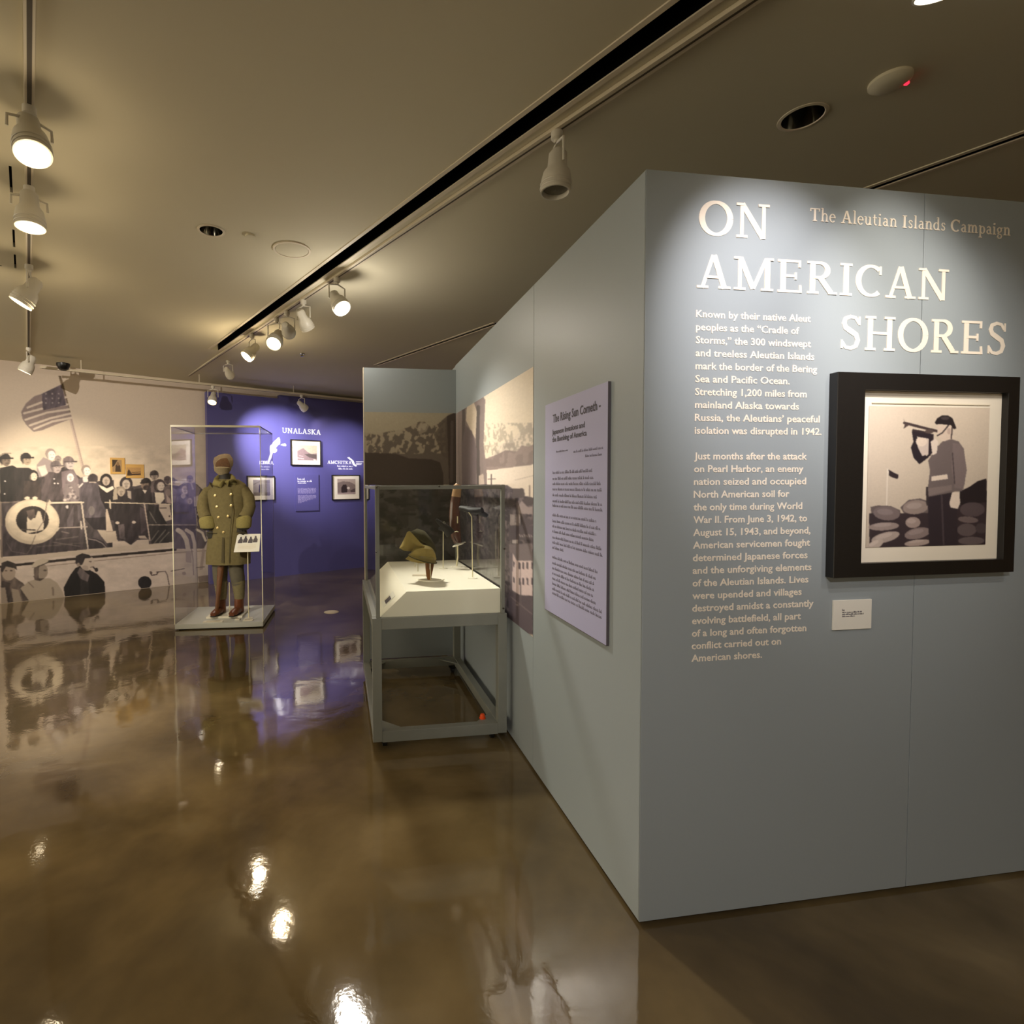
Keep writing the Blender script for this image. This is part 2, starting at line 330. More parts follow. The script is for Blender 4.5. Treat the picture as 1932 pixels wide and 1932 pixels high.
GL = {
 'O': (.98, [bowl(.49, .5, .40, .46, 0, 360, .17, .09, 36)]),
 'N': (1.0, [st(.19, 0, .19, 1, t_), st(.19, .98, .80, .02), st(.82, 0, .82, 1, t_), sf(.03, .35, b0), sf(.03, .24, t0), sf(.66, .98, t0)]),
 'A': (.96, [st(.17, 0, .47, 1, t_), st(.49, 1, .79, 0), sf(.02, .34, b0), sf(.62, .96, b0), st(.27, .34, .68, .34, .08)]),
 'M': (1.18, [st(.2, 0, .2, 1, t_), st(.21, .98, .58, .05, K), st(.58, .05, .95, .98, t_), st(.98, 0, .98, 1, K), sf(.03, .36, b0), sf(.8, 1.15, b0), sf(.03, .25, t0), sf(.93, 1.15, t0)]),
 'E': (.80, [st(.2, 0, .2, 1), sf(.04, .7, b0), sf(.04, .68, t0), st(.2, .51, .56, .51, .08), st(.71, 0, .69, .24, .07), st(.67, .78, .67, 1, .07), st(.56, .40, .56, .62, .06)]),
 'R': (.92, [st(.2, 0, .2, 1), sf(.04, .38, b0), sf(.04, .4, t0), bowl(.40, .735, .24, .225, -90, 90, K, .08), st(.2, .51, .42, .51, .08), st(.42, .5, .74, .05, K), sf(.66, .92, b0)]),
 'I': (.44, [st(.22, 0, .22, 1), sf(.04, .40, b0), sf(.04, .40, t0)]),
 'C': (.84, [bowl(.47, .5, .38, .46, 48, 310, .17, .09, 28), st(.76, .70, .76, .97, .07)]),
 'S': (.70, [rib([(.60, .78), (.50, .93), (.34, .96), (.19, .90), (.15, .76), (.20, .64), (.36, .54), (.52, .44), (.58, .28), (.52, .11), (.36, .04), (.20, .07), (.10, .22)], lambda f: .09+.07*math.exp(-((f-.5)/.28)**2)), st(.62, .72, .62, .97, .06), st(.09, .03, .09, .28, .06)]),
 'H': (1.0, [st(.2, 0, .2, 1), st(.8, 0, .8, 1), st(.2, .51, .8, .51, .08), sf(.04, .37, b0), sf(.04, .37, t0), sf(.63, .97, b0), sf(.63, .97, t0)]),
 'U': (.98, [rib([(.2, 1), (.2, .3)]+arc(.49, .3, .29, .26, 180, 360)+[(.78, 1)], .12), sf(.04, .37, t0), sf(.63, .94, t0)]),
 'L': (.76, [st(.2, 0, .2, 1), sf(.04, .68, b0), sf(.04, .38, t0), st(.68, 0, .66, .26, .07)]),
 'K': (.94, [st(.2, 0, .2, 1), sf(.04, .38, b0), sf(.04, .38, t0), st(.25, .42, .68, .96, t_), st(.38, .55, .76, .04), sf(.6, .92, t0), sf(.64, .94, b0)]),
 'T': (.86, [st(.43, 0, .43, 1), sf(.06, .80, t0), sf(.26, .60, b0), st(.07, .76, .07, 1, .06), st(.79, .76, .79, 1, .06)]),
 'h': (.66, [st(.16, 0, .16, 1.06, .11), rib([(.16, .45)]+arc(.34, .42, .17, .22, 140, 0, 8)+[(.51, 0)], .10), sf(.03, .29, b0), sf(.39, .63, b0), sf(.03, .16, 1.03)]),
 'e': (.54, [bowl(.28, .33, .21, .31, 0, 320, .11, .07, 20), st(.1, .36, .48, .36, .07)]),
 'l': (.32, [st(.16, 0, .16, 1.06, .11), sf(.03, .30, b0), sf(.03, .16, 1.03)]),
 'u': (.66, [rib([(.15, .66), (.15, .25)]+arc(.31, .24, .16, .2, 180, 300, 8)+[(.50, .2)], .10), st(.50, 0, .50, .66, .11), sf(.03, .17, .63), sf(.38, .5, .63), sf(.5, .62, b0)]),
 't': (.42, [rib([(.18, .88), (.18, .2), (.24, .06), (.38, .06)], .10), st(.04, .62, .38, .62, .075)]),
 'i': (.32, [st(.16, 0, .16, .66, .11), sf(.03, .30, b0), sf(.03, .16, .63), st(.15, .82, .15, .95, .13)]),
 'a': (.58, [rib([(.12, .56), (.26, .64), (.40, .56), (.42, .40), (.42, .08), (.54, .04)], .10), bowl(.27, .2, .16, .17, 20, 340, .10, .07, 16)]),
 'n': (.66, [st(.16, 0, .16, .66, .11), rib([(.16, .45)]+arc(.34, .42, .17, .22, 140, 0, 8)+[(.51, 0)], .10), sf(.03, .29, b0), sf(.39, .63, b0), sf(.03, .16, .63)]),
 's': (.48, [rib([(.40, .5), (.32, .62), (.18, .62), (.12, .50), (.18, .39), (.32, .30), (.38, .17), (.30, .05), (.16, .04), (.08, .16)], .09)]),
 'd': (.62, [st(.47, 0, .47, 1.06, .11), bowl(.28, .32, .20, .29, 20, 340, .11, .07, 18), sf(.47, .6, b0), sf(.34, .47, 1.03)]),
 'm': (.98, [st(.16, 0, .16, .66, .11), rib([(.16, .45)]+arc(.32, .42, .155, .22, 140, 0, 8)+[(.475, 0)], .10), rib([(.475, .45)]+arc(.64, .42, .16, .22, 140, 0, 8)+[(.80, 0)], .10), sf(.03, .29, b0), sf(.38, .58, b0), sf(.7, .93, b0), sf(.03, .16, .63)]),
 'p': (.62, [st(.16, -.32, .16, .66, .11), bowl(.34, .32, .20, .29, -160, 160, .11, .07, 18), sf(.03, .31, -.3), sf(.03, .16, .63)]),
 'g': (.58, [bowl(.26, .42, .17, .19, 0, 360, .10, .07, 20), rib([(.18, .22), (.12, .1), (.36, .04), (.48, -.08), (.40, -.26), (.2, -.28), (.08, -.16), (.16, .0)], .08), st(.38, .58, .54, .60, .07)]),
 ' ': (.34, [])}
def serif_text(name, fr, txt, u0, u1, z, cap, m, parent, v=-.0012):
    bpy.context.view_layer.update()
    x = 0; mb = MB(); tot = sum(GL[c][0]+.06 for c in txt)-.06; sx = (u1-u0)/tot
    for c in txt:
        w, shapes = GL[c]
        for k, (_, L, R) in enumerate(shapes):
            vk = v-.0002*(k+1); vs = [(u0+(x+a)*sx, vk, z+b*cap) for a, b in L]+[(u0+(x+a)*sx, vk, z+b*cap) for a, b in R]; n = len(L)
            vs2 = [(p[0], 0, p[2]) for p in vs]
            mb.add(vs+vs2, [(i, i+1, n+i+1, n+i) for i in range(n-1)]+[(i, i+1, 2*n+i+1, 2*n+i) for i in range(n-1)]+[(n+i, n+i+1, 3*n+i+1, 3*n+i) for i in range(n-1)]
                   + [(0, n, 3*n, 2*n), (n-1, 2*n-1, 4*n-1, 3*n-1)])
        x += w+.06
    return mb.build(name, m, parent, mw=parent.matrix_world.inverted() @ fr.mat())
def sans_lines(name, fr, lines, m, parent, v=-.0012, space=1.0):
    """lines: (text, u0, u1 or None, z baseline, size)"""
    vs = []; fs = []
    for txt, u0, u1, z, size in lines:
        cu = bpy.data.curves.new('txt', 'FONT'); cu.body = txt; cu.size = size; cu.extrude = .0005; cu.resolution_u = 2; cu.offset = .0006*size/.04
        o = bpy.data.objects.new('txt', cu); C.objects.link(o); dg = bpy.context.evaluated_depsgraph_get()
        me = bpy.data.meshes.new_from_object(o.evaluated_get(dg)); xs = [p.co.x for p in me.vertices]
        k = (u1-u0)/(max(xs)-min(xs)) if u1 is not None else 1; mn = min(xs); n = len(vs)
        vs += [(u0+(p.co.x-mn)*k, v-p.co.z+.0005, z+p.co.y) for p in me.vertices]; fs += [tuple(i+n for i in p.vertices) for p in me.polygons]
        bpy.data.objects.remove(o); bpy.data.curves.remove(cu); bpy.data.meshes.remove(me)
    me = bpy.data.meshes.new(name); me.from_pydata(vs, [], fs); me.materials.append(M[m]); o = bpy.data.objects.new(name, me); C.objects.link(o)
    o.parent = parent; o.matrix_local = parent.matrix_world.inverted() @ fr.mat(); return o
def fake_lines(name, fr, rows, m, parent, v=-.001):
    """unreadably small print: rows (u0,u1,z,h) broken into words of letter-wide ticks"""
    bpy.context.view_layer.update(); mb = MB(); rr = random.Random(7)
    for u0, u1, z, h in rows:
        x = u0
        while x < u1:
            n = rr.randint(2, 8)
            for _ in range(n):
                if x > u1: break
                w = h*rr.uniform(.42, .62); hh = h*rr.choice([.62, .62, .7, 1.0]); mb.box(x, x+w*.72, v, 0, z, z+hh*.34); mb.box(x, x+w*.3, v, 0, z+hh*.3, z+hh)
                x += w
            x += h*.4
    o = mb.build(name, m, parent, mw=parent.matrix_world.inverted() @ fr.mat()); return o

# ================================================================== THE SETTING
H = 3.12
TA = -.1452; TU = -.6324; TE = -.1090
dA = (math.sin(TA), math.cos(TA)); dB = (math.cos(TA), -math.sin(TA))
CX, CY = .746, 1.747
SIDE = Frame((CX, CY), (-dA[0], -dA[1]))       # u = -distance from the near corner
FRONT = Frame((CX, CY), dB)
WDIR = (math.cos(TU), -math.sin(TU)); UDIR = (math.sin(TU), math.cos(TU))
MUR = Frame((-5.344, 6.765), WDIR)
# floor
tag(MB().box(-9, 8, -5.2, 16, -.1, 0).build('floor', 'floor'), kind='structure')
# far cream wall with the ship print
wl = tag(MB().box(-3.2, 9.5, 0, .15, 0, 3.6).build('wall_left', 'cream', mw=MUR.mat()), kind='structure')
# right-hand far wall, glimpsed past the end of the grey partition
tag(MB().box(5.2, 5.35, -3, 16, 0, 3.3).build('wall_right', 'brownwall'), kind='structure')
tag(MB().box(-7.5, 5.35, -5.15, -5, 0, 3.3).build('wall_back', 'cream'), kind='structure')
# blue walls: left panel, narrow facet, right panel
def fl(px, py): p = at(px, py); return (p[0], p[1])
BL0, BR0, BR1 = fl(395, 1098), fl(531, 1084), fl(685, 1069); BL1 = BR0
def ext(a, b, k): return (b[0]+(b[0]-a[0])*k, b[1]+(b[1]-a[1])*k)
BRX = ext(BR0, BR1, 1.2)
def wallpanel(name, a, b, h, m, th=.1):
    fr = Frame(a, (b[0]-a[0], b[1]-a[1])); L = math.hypot(b[0]-a[0], b[1]-a[1])
    o = MB().box(0, L, 0, th, 0, h).build(name, m, mw=fr.mat()); return tag(o, kind='structure'), fr
wbl, FBL = wallpanel('wall_far_left', BL0, BL1, 2.92, 'blue')
wbr, FBR = wallpanel('wall_far_right', BR0, BRX, 2.98, 'blue')

# ceiling: flat slab with slots and cans cut out, and the shallow sloped bay beyond
def foldy(x): return 6.97+.17*(x+3)
mc = MB().prism([(-9, -5), (5.35, -5), (5.35, foldy(5.35)), (-9, foldy(-9))], H, H+.25)
ceil = mc.build('ceiling', 'ceiling'); tag(ceil, kind='structure')
wly = lambda x: 6.765+(x+5.344)*(WDIR[1]/WDIR[0])
ax = -5.9
mb = MB(); mb.add([(ax, foldy(ax), H), (5.35, foldy(5.35), H), (5.35, wly(5.35)+.1, 3.0), (ax, foldy(ax)+.02, 3.0)], [(0, 1, 2, 3)])
mb.add([(ax, foldy(ax), H+.25), (5.35, foldy(5.35), H+.25), (5.35, wly(5.35)+.1, H+.25), (ax, foldy(ax)+.02, H+.25)], [(0, 1, 2, 3)])
tag(mb.build('ceiling_far_bay', 'ceiling'), kind='structure')
cutters = []
def cut_box(p, q, w, depth):   # slot along p-q
    p = np.array(p[:2]); q = np.array(q[:2]); fr = Frame(p, q-p); L = np.linalg.norm(q-p)
    cutters.append(MB().box(0, L, -w/2, w/2, H-.05, H+depth).build('cut', 'black', mw=fr.mat())); return fr, L
def cut_cyl(p, r, depth):
    cutters.append(MB().lathe([(r, H-.05), (r, H+depth)], 32, (p[0], p[1], 0)).build('cut', 'black'))
a = at(1410, -57, H); b = at(407, 656, H)
S1, L1_ = cut_box(b, a, .10, .12)
c0 = np.array(at(713, 688, H)[:2]); c1 = np.array(at(941, 611, H)[:2]); ud = (c1-c0)/np.linalg.norm(c1-c0)
S2, L2_ = cut_box(c0, c1, .045, .10)
d0 = np.array(at(1640, 368, H)[:2]); d1 = d0+ud*2.2
S3, L3_ = cut_box(d0, d1, .045, .10)
DL1 = at(404, 431, H); DL2 = at(1522, 229, H); SPK = at(556, 468, H); DET = at(478, 441, H)
cut_cyl(DL1, .072, .14); cut_cyl(DL2, .082, .14)
vents = []
for (x0, y0), (x1, y1) in (((26, 305), (28, 355)), ((31, 425), (32, 458)), ((33, 472), (34, 498))):
    vents.append(cut_box(at(x0, y0, H), at(x1, y1, H), .012, .06))
vents.append(cut_box(at(-20, 489, H), at(8, 493, H), .015, .06))
TRK = at(1430, 0, H); TRKb = at(980, 296, H)
# track 2: groove line
g0 = np.array(at(1500, -45, H)[:2]); g1d = np.array(at(980, 296, H)[:2])-g0; g1d /= np.linalg.norm(g1d); g1 = g0+g1d*7.6
for c in cutters:
    md = ceil.modifiers.new('b', 'BOOLEAN'); md.object = c; md.operation = 'DIFFERENCE'; md.solver = 'EXACT'
dg = bpy.context.evaluated_depsgraph_get(); nm = bpy.data.meshes.new_from_object(ceil.evaluated_get(dg))
ceil.modifiers.clear(); ceil.data = nm
for c in cutters: bpy.data.objects.remove(c)

# linear air diffusers
def diffuser(fr, L, w, label, group='linear slot diffusers in the ceiling', cat='vent', fl_=.022, nm='slot_diffuser', depth=.10):
    t = thing(nm, label, cat, fr.mat(), group)
    MB().box(0, L, -w/2, w/2, H+depth-.02, H+depth-.001).box(0, L, -w/2, -w/2+.002, H, H+depth).box(0, L, w/2-.002, w/2, H, H+depth).build('black_liner', 'black', t)
    if fl_:
        MB().box(0, L, -w/2-fl_, -w/2+.002, H-.006, H+.001).build('flange', 'flange', t)
        MB().box(0, L, w/2-.002, w/2+fl_, H-.006, H+.001).build('flange', 'flange', t)
    return t
diffuser(S1, L1_, .10, 'long wide black slot diffuser running diagonally across the main ceiling', depth=.12)
diffuser(S2, L2_, .045, 'narrow dark slot diffuser in the ceiling above the grey photo nook')
diffuser(S3, L3_, .045, 'narrow dark slot diffuser behind the top edge of the title wall at right')
for i, (fr, L) in enumerate(vents):
    diffuser(fr, L, .012, ['short thin dark slit in the ceiling left of the nearest left spotlight', 'short faint dark slit in the ceiling beside the second left spotlight',
             'short dark slit in the ceiling beside the third left spotlight', 'dark slit at the left picture edge, running across the other slits'][i], 'thin slits in the left ceiling', fl_=0, nm='ceiling_slit', depth=.05)
# surface channel of the middle track: pale cover strip and a dark groove
def track(p, q, w, label, hgt=.018, groove=.010, z=H, cover=0):
    p = np.array(p[:2]); q = np.array(q[:2]); fr = Frame(p, q-p); L = np.linalg.norm(q-p)
    t = thing('lighting_track', label, 'lighting track', fr.mat(), 'ceiling lighting tracks')
    MB().box(0, L, -w/2, w/2, z-hgt, z-.0005).build('channel', 'trackwhite', t, bevel=.002)
    MB().box(.02, L-.02, -groove/2, groove/2, z-hgt-.001, z-hgt+.004).build('groove', 'groove', t)
    return t, fr
q0 = at(57, 660, H)
track(at(66, -30, H), q0, .036, 'white lighting track along the left ceiling carrying four spotlights', groove=.016)
track(g0, g1, .05, 'white lighting track beside the long black slot, carrying five spotlights', groove=.010)
TM = Frame(MUR.o[:2], WDIR, -.55)
ua, za = TM.hit(78, 688); ub, zb = TM.hit(700, 757)
zt = (za+zb)/2
t, _ = track(TM.w(ua, 0, 0), TM.w(ub+.6, 0, 0), .036, 'white lighting track hung in front of the mural and blue wall', hgt=.03, z=zt+.03)
for k in (.08, .35, .62, .9):
    MB().box(0, .01, -.005, .005, zt+.029, 3.0+.12).build('hanger', 'trackwhite', t, mw=T((ub+.6-ua)*k, 0, 0))

# downlights, speaker, detectors
for p, r, lb in ((DL1, .072, 'recessed round downlight with mirror reflector in the left ceiling'), (DL2, .082, 'recessed dark round downlight above the title wall')):
    t = thing('downlight', lb, 'downlight', (p[0], p[1], 0), 'round recessed downlights')
    MB().lathe([(r-.002, H-.002), (r*.8, H+.07), (r*.45, H+.12)], 32, cap=False).build('reflector', 'chrome', t, True)
    MB().lathe([(r*.45, H+.118), (r*.45, H+.13)], 24).build('bulb', 'matblack', t)
    MB().lathe([(r-.003, H-.001), (r, H-.005), (r+.012, H-.003), (r+.013, H-.0005)], 40, cap=False).build('trim_ring', 'flange', t, True)
t = thing('ceiling_speaker', 'round white ceiling speaker grille beside the long black slot', 'speaker', (SPK[0], SPK[1], 0))
MB().lathe([(.112, H-.0005), (.110, H-.006), (.09, H-.010), (.001, H-.010)], 48, cap=False).build('grille', 'ceiling', t, True)
MB().lathe([(.128, H-.0005), (.127, H-.008), (.114, H-.008), (.112, H-.0005)], 48, cap=False).build('rim', 'flange', t, True)
t = thing('sprinkler_cover', 'small white sprinkler cover between downlight and speaker', 'sprinkler', (DET[0], DET[1], 0))
MB().lathe([(.034, H-.0005), (.034, H-.012), (.001, H-.013)], 32, cap=False).build('cover', 'ceiling', t, True)
p = at(1688, 160, H)
t = thing('smoke_detector', 'low smoke detector glowing red at its edge, upper right ceiling', 'smoke detector', (p[0], p[1], 0))
MB().lathe([(.07, H), (.07, H-.012), (.055, H-.024), (.03, H-.03), (.001, H-.03)], 40, cap=False).build('housing', 'ceiling', t, True)
MB().lathe([(.009, 0), (.009, -.006), (.004, -.01)], 16).build('indicator', 'red_led', t, mw=T(.056, -.012, H-.020))
p = at(122, 686, 3.0)
t = thing('sensor', 'small black ceiling sensor above the flag of the ship mural', 'sensor', (MUR.hit(122, 690)[0]*0+TM.w(TM.hit(122, 686)[0], -.02, 0)[0], TM.w(TM.hit(122, 686)[0], -.02, 0)[1], 0))
zz = TM.hit(122, 686)[1]
MB().lathe([(.075, zz+.045), (.075, zz+.02), (.05, zz-.03), (.02, zz-.045)], 28).build('housing', 'matblack', t, True)
MB().tube([(0, 0, zz+.04), (0, 0, 3.06)], .02).build('stem', 'matblack', t)
for (x, y, lb) in ((573, 665, 'tiny chrome sprinkler head in the far ceiling'), ):
    p = at(x, y, H); t = thing('sprinkler', lb, 'sprinkler', (p[0], p[1], 0))
    MB().lathe([(.03, H), (.028, H-.008), (.008, H-.01), (.008, H-.03), (.02, H-.032), (.02, H-.036)], 20).build('head', 'chrome', t, True)
    MB().tube([(-.012, 0, H-.012), (-.014, 0, H-.024), (-.006, 0, H-.034)], .002, 6).build('frame_arm', 'chrome', t)

# ------------------------------------------------------------------ track spotlights
def spotlight(piv, aim, label, lens='lens', size=1.0, power=0, ang=40, blend=.6, col=WARM, z=None, drop=.10, group='track spotlights', rad=.03, ceil_fill=0):
    """piv: point on track (x,y); aim: world point the head looks at"""
    z = H-.018 if z is None else z
    t = thing('track_spotlight', label, 'spotlight', (piv[0], piv[1], z), group)
    c = Vector((0, 0, -drop*size-.05)); d = (Vector(aim)-(Vector((piv[0], piv[1], z))+c)).normalized()
    MB().lathe([(.026, 0), (.026, -.03), (.014, -.036), (.014, -.05)], 20).build('adapter', 'head', t, True)
    side = d.cross(Vector((0, 0, 1))); side = side.normalized() if side.length > .01 else Vector((1, 0, 0))
    r = .058*size
    yk = [Vector((0, 0, -.045)), Vector((0, 0, -.055))+side*r*.5, Vector((0, 0, -.065))+side*r*1.08, c+side*r*1.1]
    yk2 = [Vector((0, 0, -.045)), Vector((0, 0, -.055))-side*r*.5, Vector((0, 0, -.065))-side*r*1.08, c-side*r*1.1]
    MB().tube(yk, .005*size, 8).tube(yk2, .005*size, 8).build('yoke', 'head', t, True)
    q = d.to_track_quat('Z', 'Y').to_matrix().to_4x4(); mw = Matrix.Translation(c) @ q
    MB().lathe([(.001, -.075*size), (.022*size, -.075*size), (.034*size, -.06*size), (.036*size, -.01*size), (.05*size, .01*size), (.056*size, .04*size),
                (.056*size, .085*size), (.05*size, .085*size), (.046*size, .066*size)], 32, cap=False).build('housing', 'head', t, True, mw=mw)
    for k in (0, .016): MB().lathe([(.0575*size, .05*size+k*size), (.0590*size, .053*size+k*size), (.0575*size, .056*size+k*size)], 32, cap=False).build('fin_ring', 'head', t, True, mw=mw)
    MB().lathe([(.048*size, .062*size), (.044*size, .070*size), (.001, .074*size)], 32, cap=False).build('lens', lens, t, True, mw=mw)
    if power:
        L = bpy.data.lights.new('lamp', 'SPOT'); L.energy = power; L.color = col; L.spot_size = math.radians(ang); L.spot_blend = blend; L.shadow_soft_size = rad
        lo = bpy.data.objects.new('lamp', L); C.objects.link(lo); lo.parent = t
        lo.matrix_local = Matrix.Translation(c+d*.10*size) @ (-d).to_track_quat('Z', 'Y').to_matrix().to_4x4()
    if ceil_fill:      # added point light below the head, brightens the ceiling
        L = bpy.data.lights.new('ceiling_fill', 'POINT'); L.energy = ceil_fill; L.color = col; L.shadow_soft_size = .05
        lo = bpy.data.objects.new('ceiling_fill', L); C.objects.link(lo); lo.parent = t; lo.location = c+Vector((0, 0, -.16))+d*.05
    return t
def fw(fr, px, py): u, z = fr.hit(px, py); return fr.w(u, 0, z)
p1 = np.array(at(66, -30, H)[:2]); p2 = np.array(q0[:2]); lu = (p2-p1)/np.linalg.norm(p2-p1)
def ontrack(px, py, p=p1, d=lu):
    q = np.array(at(px, py, H-.018)[:2]); return p+d*((q-p)@d)
spotlight(ontrack(65, 195), (-.75, 1.5, 0), 'brightly lit spotlight nearest the camera on the left track', 'lens_w', 1.25, 32, 60, drop=.05, ceil_fill=1.6)
spotlight(ontrack(62, 345), (-1.9, 2.7, .0), 'second lit spotlight on the left track, aimed straight down', 'lens_w', 1.25, 32, 70, drop=.05, ceil_fill=1.8)
spotlight(ontrack(59, 492), (-4.3, 3.1, .0), 'third lit spotlight on the left track with glowing ribbed housing', 'lens', 1.35, 40, 90, 1, WARM, ceil_fill=3.5)
spotlight(ontrack(55, 648), (-5.6, 5.7, .3), 'farthest lit spotlight on the left track, close to the ship mural', 'lens', 1.3, 40, 100, 1.0, (1, .86, .62), rad=.05)
tg = np.array(g0)
def on2(px, py): return ontrack(px, py, tg, g1d)
spotlight(on2(1055, 250), (.45, 2.45, 0), 'unlit white spotlight seen from behind, nearest on the middle track', 'lens_off', 1.2)
spotlight(on2(628, 520), (.58, 3.0, .95), 'dazzling bright spotlight in the middle of the room, facing the camera', 'lens_w', 1.2, 150, 58, 1.0, (1, .92, .82), ceil_fill=6.5, rad=.10)
spotlight(on2(570, 563), (-.2, 6.2, 1.0), 'unlit white spotlight just beyond the dazzling one', 'lens_off', 1.1)
spotlight(on2(541, 584), fw(FBR, 657, 848), 'white spotlight turned away to the right, between two others', 'lens_off', 1.1, 650, 15, 1, (.95, .92, 1))
spotlight(on2(521, 597), (-1.5, 3.7, 1.5), 'lit spotlight with a pale yellow disc facing the camera', 'lens_dim', 1.35, 18, 60)
spotlight(on2(480, 628), (-3.2, 4.4, .8), 'lit spotlight farthest along the middle track, facing left', 'lens_w', 1.2, 40, 70, ceil_fill=7)
lone = at(433, 676, H)
spotlight((lone[0], lone[1]), fw(FBR, 533, 850), 'small dark-backed spotlight alone on the far ceiling fold', 'lens_off', 1.0, 430, 48, 1.0, (.95, .92, 1), z=H)
for px, py, aim, lens, lb, pw in ((404, 727, (-2.9, 6.6, .8), 'lens_dim', 'lit spotlight on the far track at the edge of the blue wall', 30), (571, 742, fw(FBR, 655, 850), 'lens_off', 'white unlit-looking spotlight on the far track above the blue wall', 14)):
    u, _z = TM.hit(px, py); w = TM.w(u, 0, 0)
    spotlight((w[0], w[1]), aim, lb, lens, 1.15, pw, 70, 1.0, MILD, z=zt)
spotlight(at(1800, -190, H)[:2], (1.55, 1.85, 1.9), 'bright spotlight cut off by the top right picture edge', 'lens_w', 1.0, 0)
# spots outside the picture; the added ones only brighten what they face
for x, y, aim, pw, an, lb, cl in (
        (1.05, .75, (1.20, 1.82, 2.0), 90, 44, 'spotlight above the camera aimed at the left of the title wall', (1, .93, .95)),
        (1.62, .80, (1.68, 1.88, 2.05), 54, 40, 'spotlight above the camera aimed at the middle of the title wall', (1, .92, .84)),
        (2.25, .60, (1.85, 1.90, 1.75), 30, 44, 'spotlight above the camera aimed at the framed bugler', (1, .93, .86)),
        (-1.6, .2, (-1.0, 2.2, 0.0), 14, 110, 'spotlight above the camera aimed at the near floor', WARM),  # added lamp, its bounce off the floor lifts the ceiling
        (.1, -1.1, (1.5, 1.9, .6), 85, 64, 'spotlight behind the camera aimed at the foot of the title wall', (1, .95, .95)),  # added fill for the lower title wall
        (-.25, -.2, (.16, 3.0, .85), 55, 22, 'spotlight overhead aimed into the grey display case', (1, .93, .80)),
        (-3.0, 1.4, (-2.1, 5.7, .9), 360, 24, 'spotlight overhead aimed at the uniform case', (1, .92, .76)),  # added lamp to brighten the uniform
        (-4.6, 1.8, (-4.75, 7.1, 1.62), 950, 20, 'spotlight overhead aimed at the ship mural', (1, .86, .62)),  # added lamp that makes the glow on the mural
        (.95, 6.0, (-1.7, 8.7, .5), 110, 70, 'spotlight hidden behind the grey side wall aimed at the foot of the blue wall', (1, .90, .80)),  # added out of sight to lift the dim lower blue wall
        (-3.6, 1.2, (-4.2, 7.5, 1.6), 400, 52, 'second spotlight overhead washing the ship mural', (1, .90, .80)),  # added wash to brighten the mural as a whole
        ):
    spotlight((x, y), aim, lb, 'lens', .8, pw, an, 1.0, cl, group='spotlights outside the picture', rad=.02)
# ================================================================== GREY PARTITION (title wall + side wall)
HW = 2.512; LF = 1.60; LS = 2.85
def partition(name, fr_o, x0, x1, y0, y1, h, kind='structure'):
    return tag(MB().box(x0, x1, y0, y1, .012, h).build(name, 'grey', mw=fr_o.mat()), kind=kind)
core = tag(MB().prism([(0.006, 0.006), (LF-.002, .006), (LF-.002, LS+.4), (.006, LS+.4)], .02, HW-.002).build('wall_center', 'grey', mw=FRONT.mat()), kind='structure')
useam = FRONT.hit(1747, 500)[0]
MB().box(0, useam-.0012, 0, .006, .014, HW).build('panel', 'grey', core, bevel=.0008)
MB().box(useam+.0012, LF, 0, .006, .014, HW).build('panel', 'grey', core, bevel=.0008)
ssm = -SIDE.hit(1002, 1300)[0]
rel = FRONT.mat().inverted() @ SIDE.mat()
MB().box(-ssm+.0012, -.0005, 0, .006, .014, HW).build('panel', 'grey', core, mw=rel, bevel=.0008)
MB().box(-LS, -ssm-.0012, 0, .006, .014, HW).build('panel', 'grey', core, mw=rel, bevel=.0008)
# nook wall
NK = Frame(SIDE.w(-2.82, 0, 0)[:2], dB)       # x to the right; its left end at negative x
xl = NK.hit(688.5, 900)[0]
nook = tag(MB().box(xl, .004, 0, .045, .03, 2.47).build('wall_nook', 'grey', mw=NK.mat()), kind='structure')
MB().box(xl-.006, xl, -.002, .047, .03, 2.472).build('edge_strip', 'flange', nook)

# ---- lettering on the title wall
def u_of(px, py): return FRONT.hit(px, py)
def line_serif(name, txt, L, R, top, m='letters'):
    (u0, z0), (u1, z1) = u_of(*L), u_of(*R); ut, zt_ = u_of(*top)
    z = (z0+z1)/2; cap = zt_-z0
    return serif_text(name, FRONT, txt, u0, u1, z, cap, m, core)
line_serif('title_lettering', 'ON', (1323, 450), (1457, 458), (1325, 384))['label'] = 'cream serif capitals reading ON'
line_serif('title_lettering', 'AMERICAN', (1317, 547), (1793, 580), (1322, 484))['label'] = 'cream serif capitals reading AMERICAN'
line_serif('title_lettering', 'SHORES', (1585, 668), (1901, 682), (1587, 603))['label'] = 'cream serif capitals reading SHORES'
line_serif('subtitle_lettering', 'The Aleutian Islands Campaign', (1533, 425), (1911, 457), (1533, 401))['label'] = 'small cream serif line reading The Aleutian Islands Campaign'
body = [("Known by their native Aleut", 1533), ("peoples as the \u201cCradle of", 1511), ("Storms,\u201d the 300 windswept", 1533), ("and treeless Aleutian Islands", 1539),
        ("mark the border of the Bering", 1544), ("Sea and Pacific Ocean.", 1492), ("Stretching 1,200 miles from", 1524), ("mainland Alaska towards", 1509),
        ("Russia, the Aleutians\u2019 peaceful", 1548), ("isolation was disrupted in 1942.", 1551), None, ("Just months after the attack", 1523),
        ("on Pearl Harbor, an enemy", 1516), ("nation seized and occupied", 1521), ("North American soil for", 1489), ("the only time during World", 1513),
        ("War II. From June 3, 1942, to", 1522), ("August 15, 1943, and beyond,", 1528), ("American servicemen fought", 1527), ("determined Japanese forces", 1522),
        ("and the unforgiving elements", 1529), ("of the Aleutian Islands. Lives", 1523), ("were upended and villages", 1510), ("destroyed amidst a constantly", 1532),
        ("evolving battlefield, all part", 1508), ("of a long and often forgotten", 1518), ("conflict carried out on", 1470), ("American shores.", 1434)]
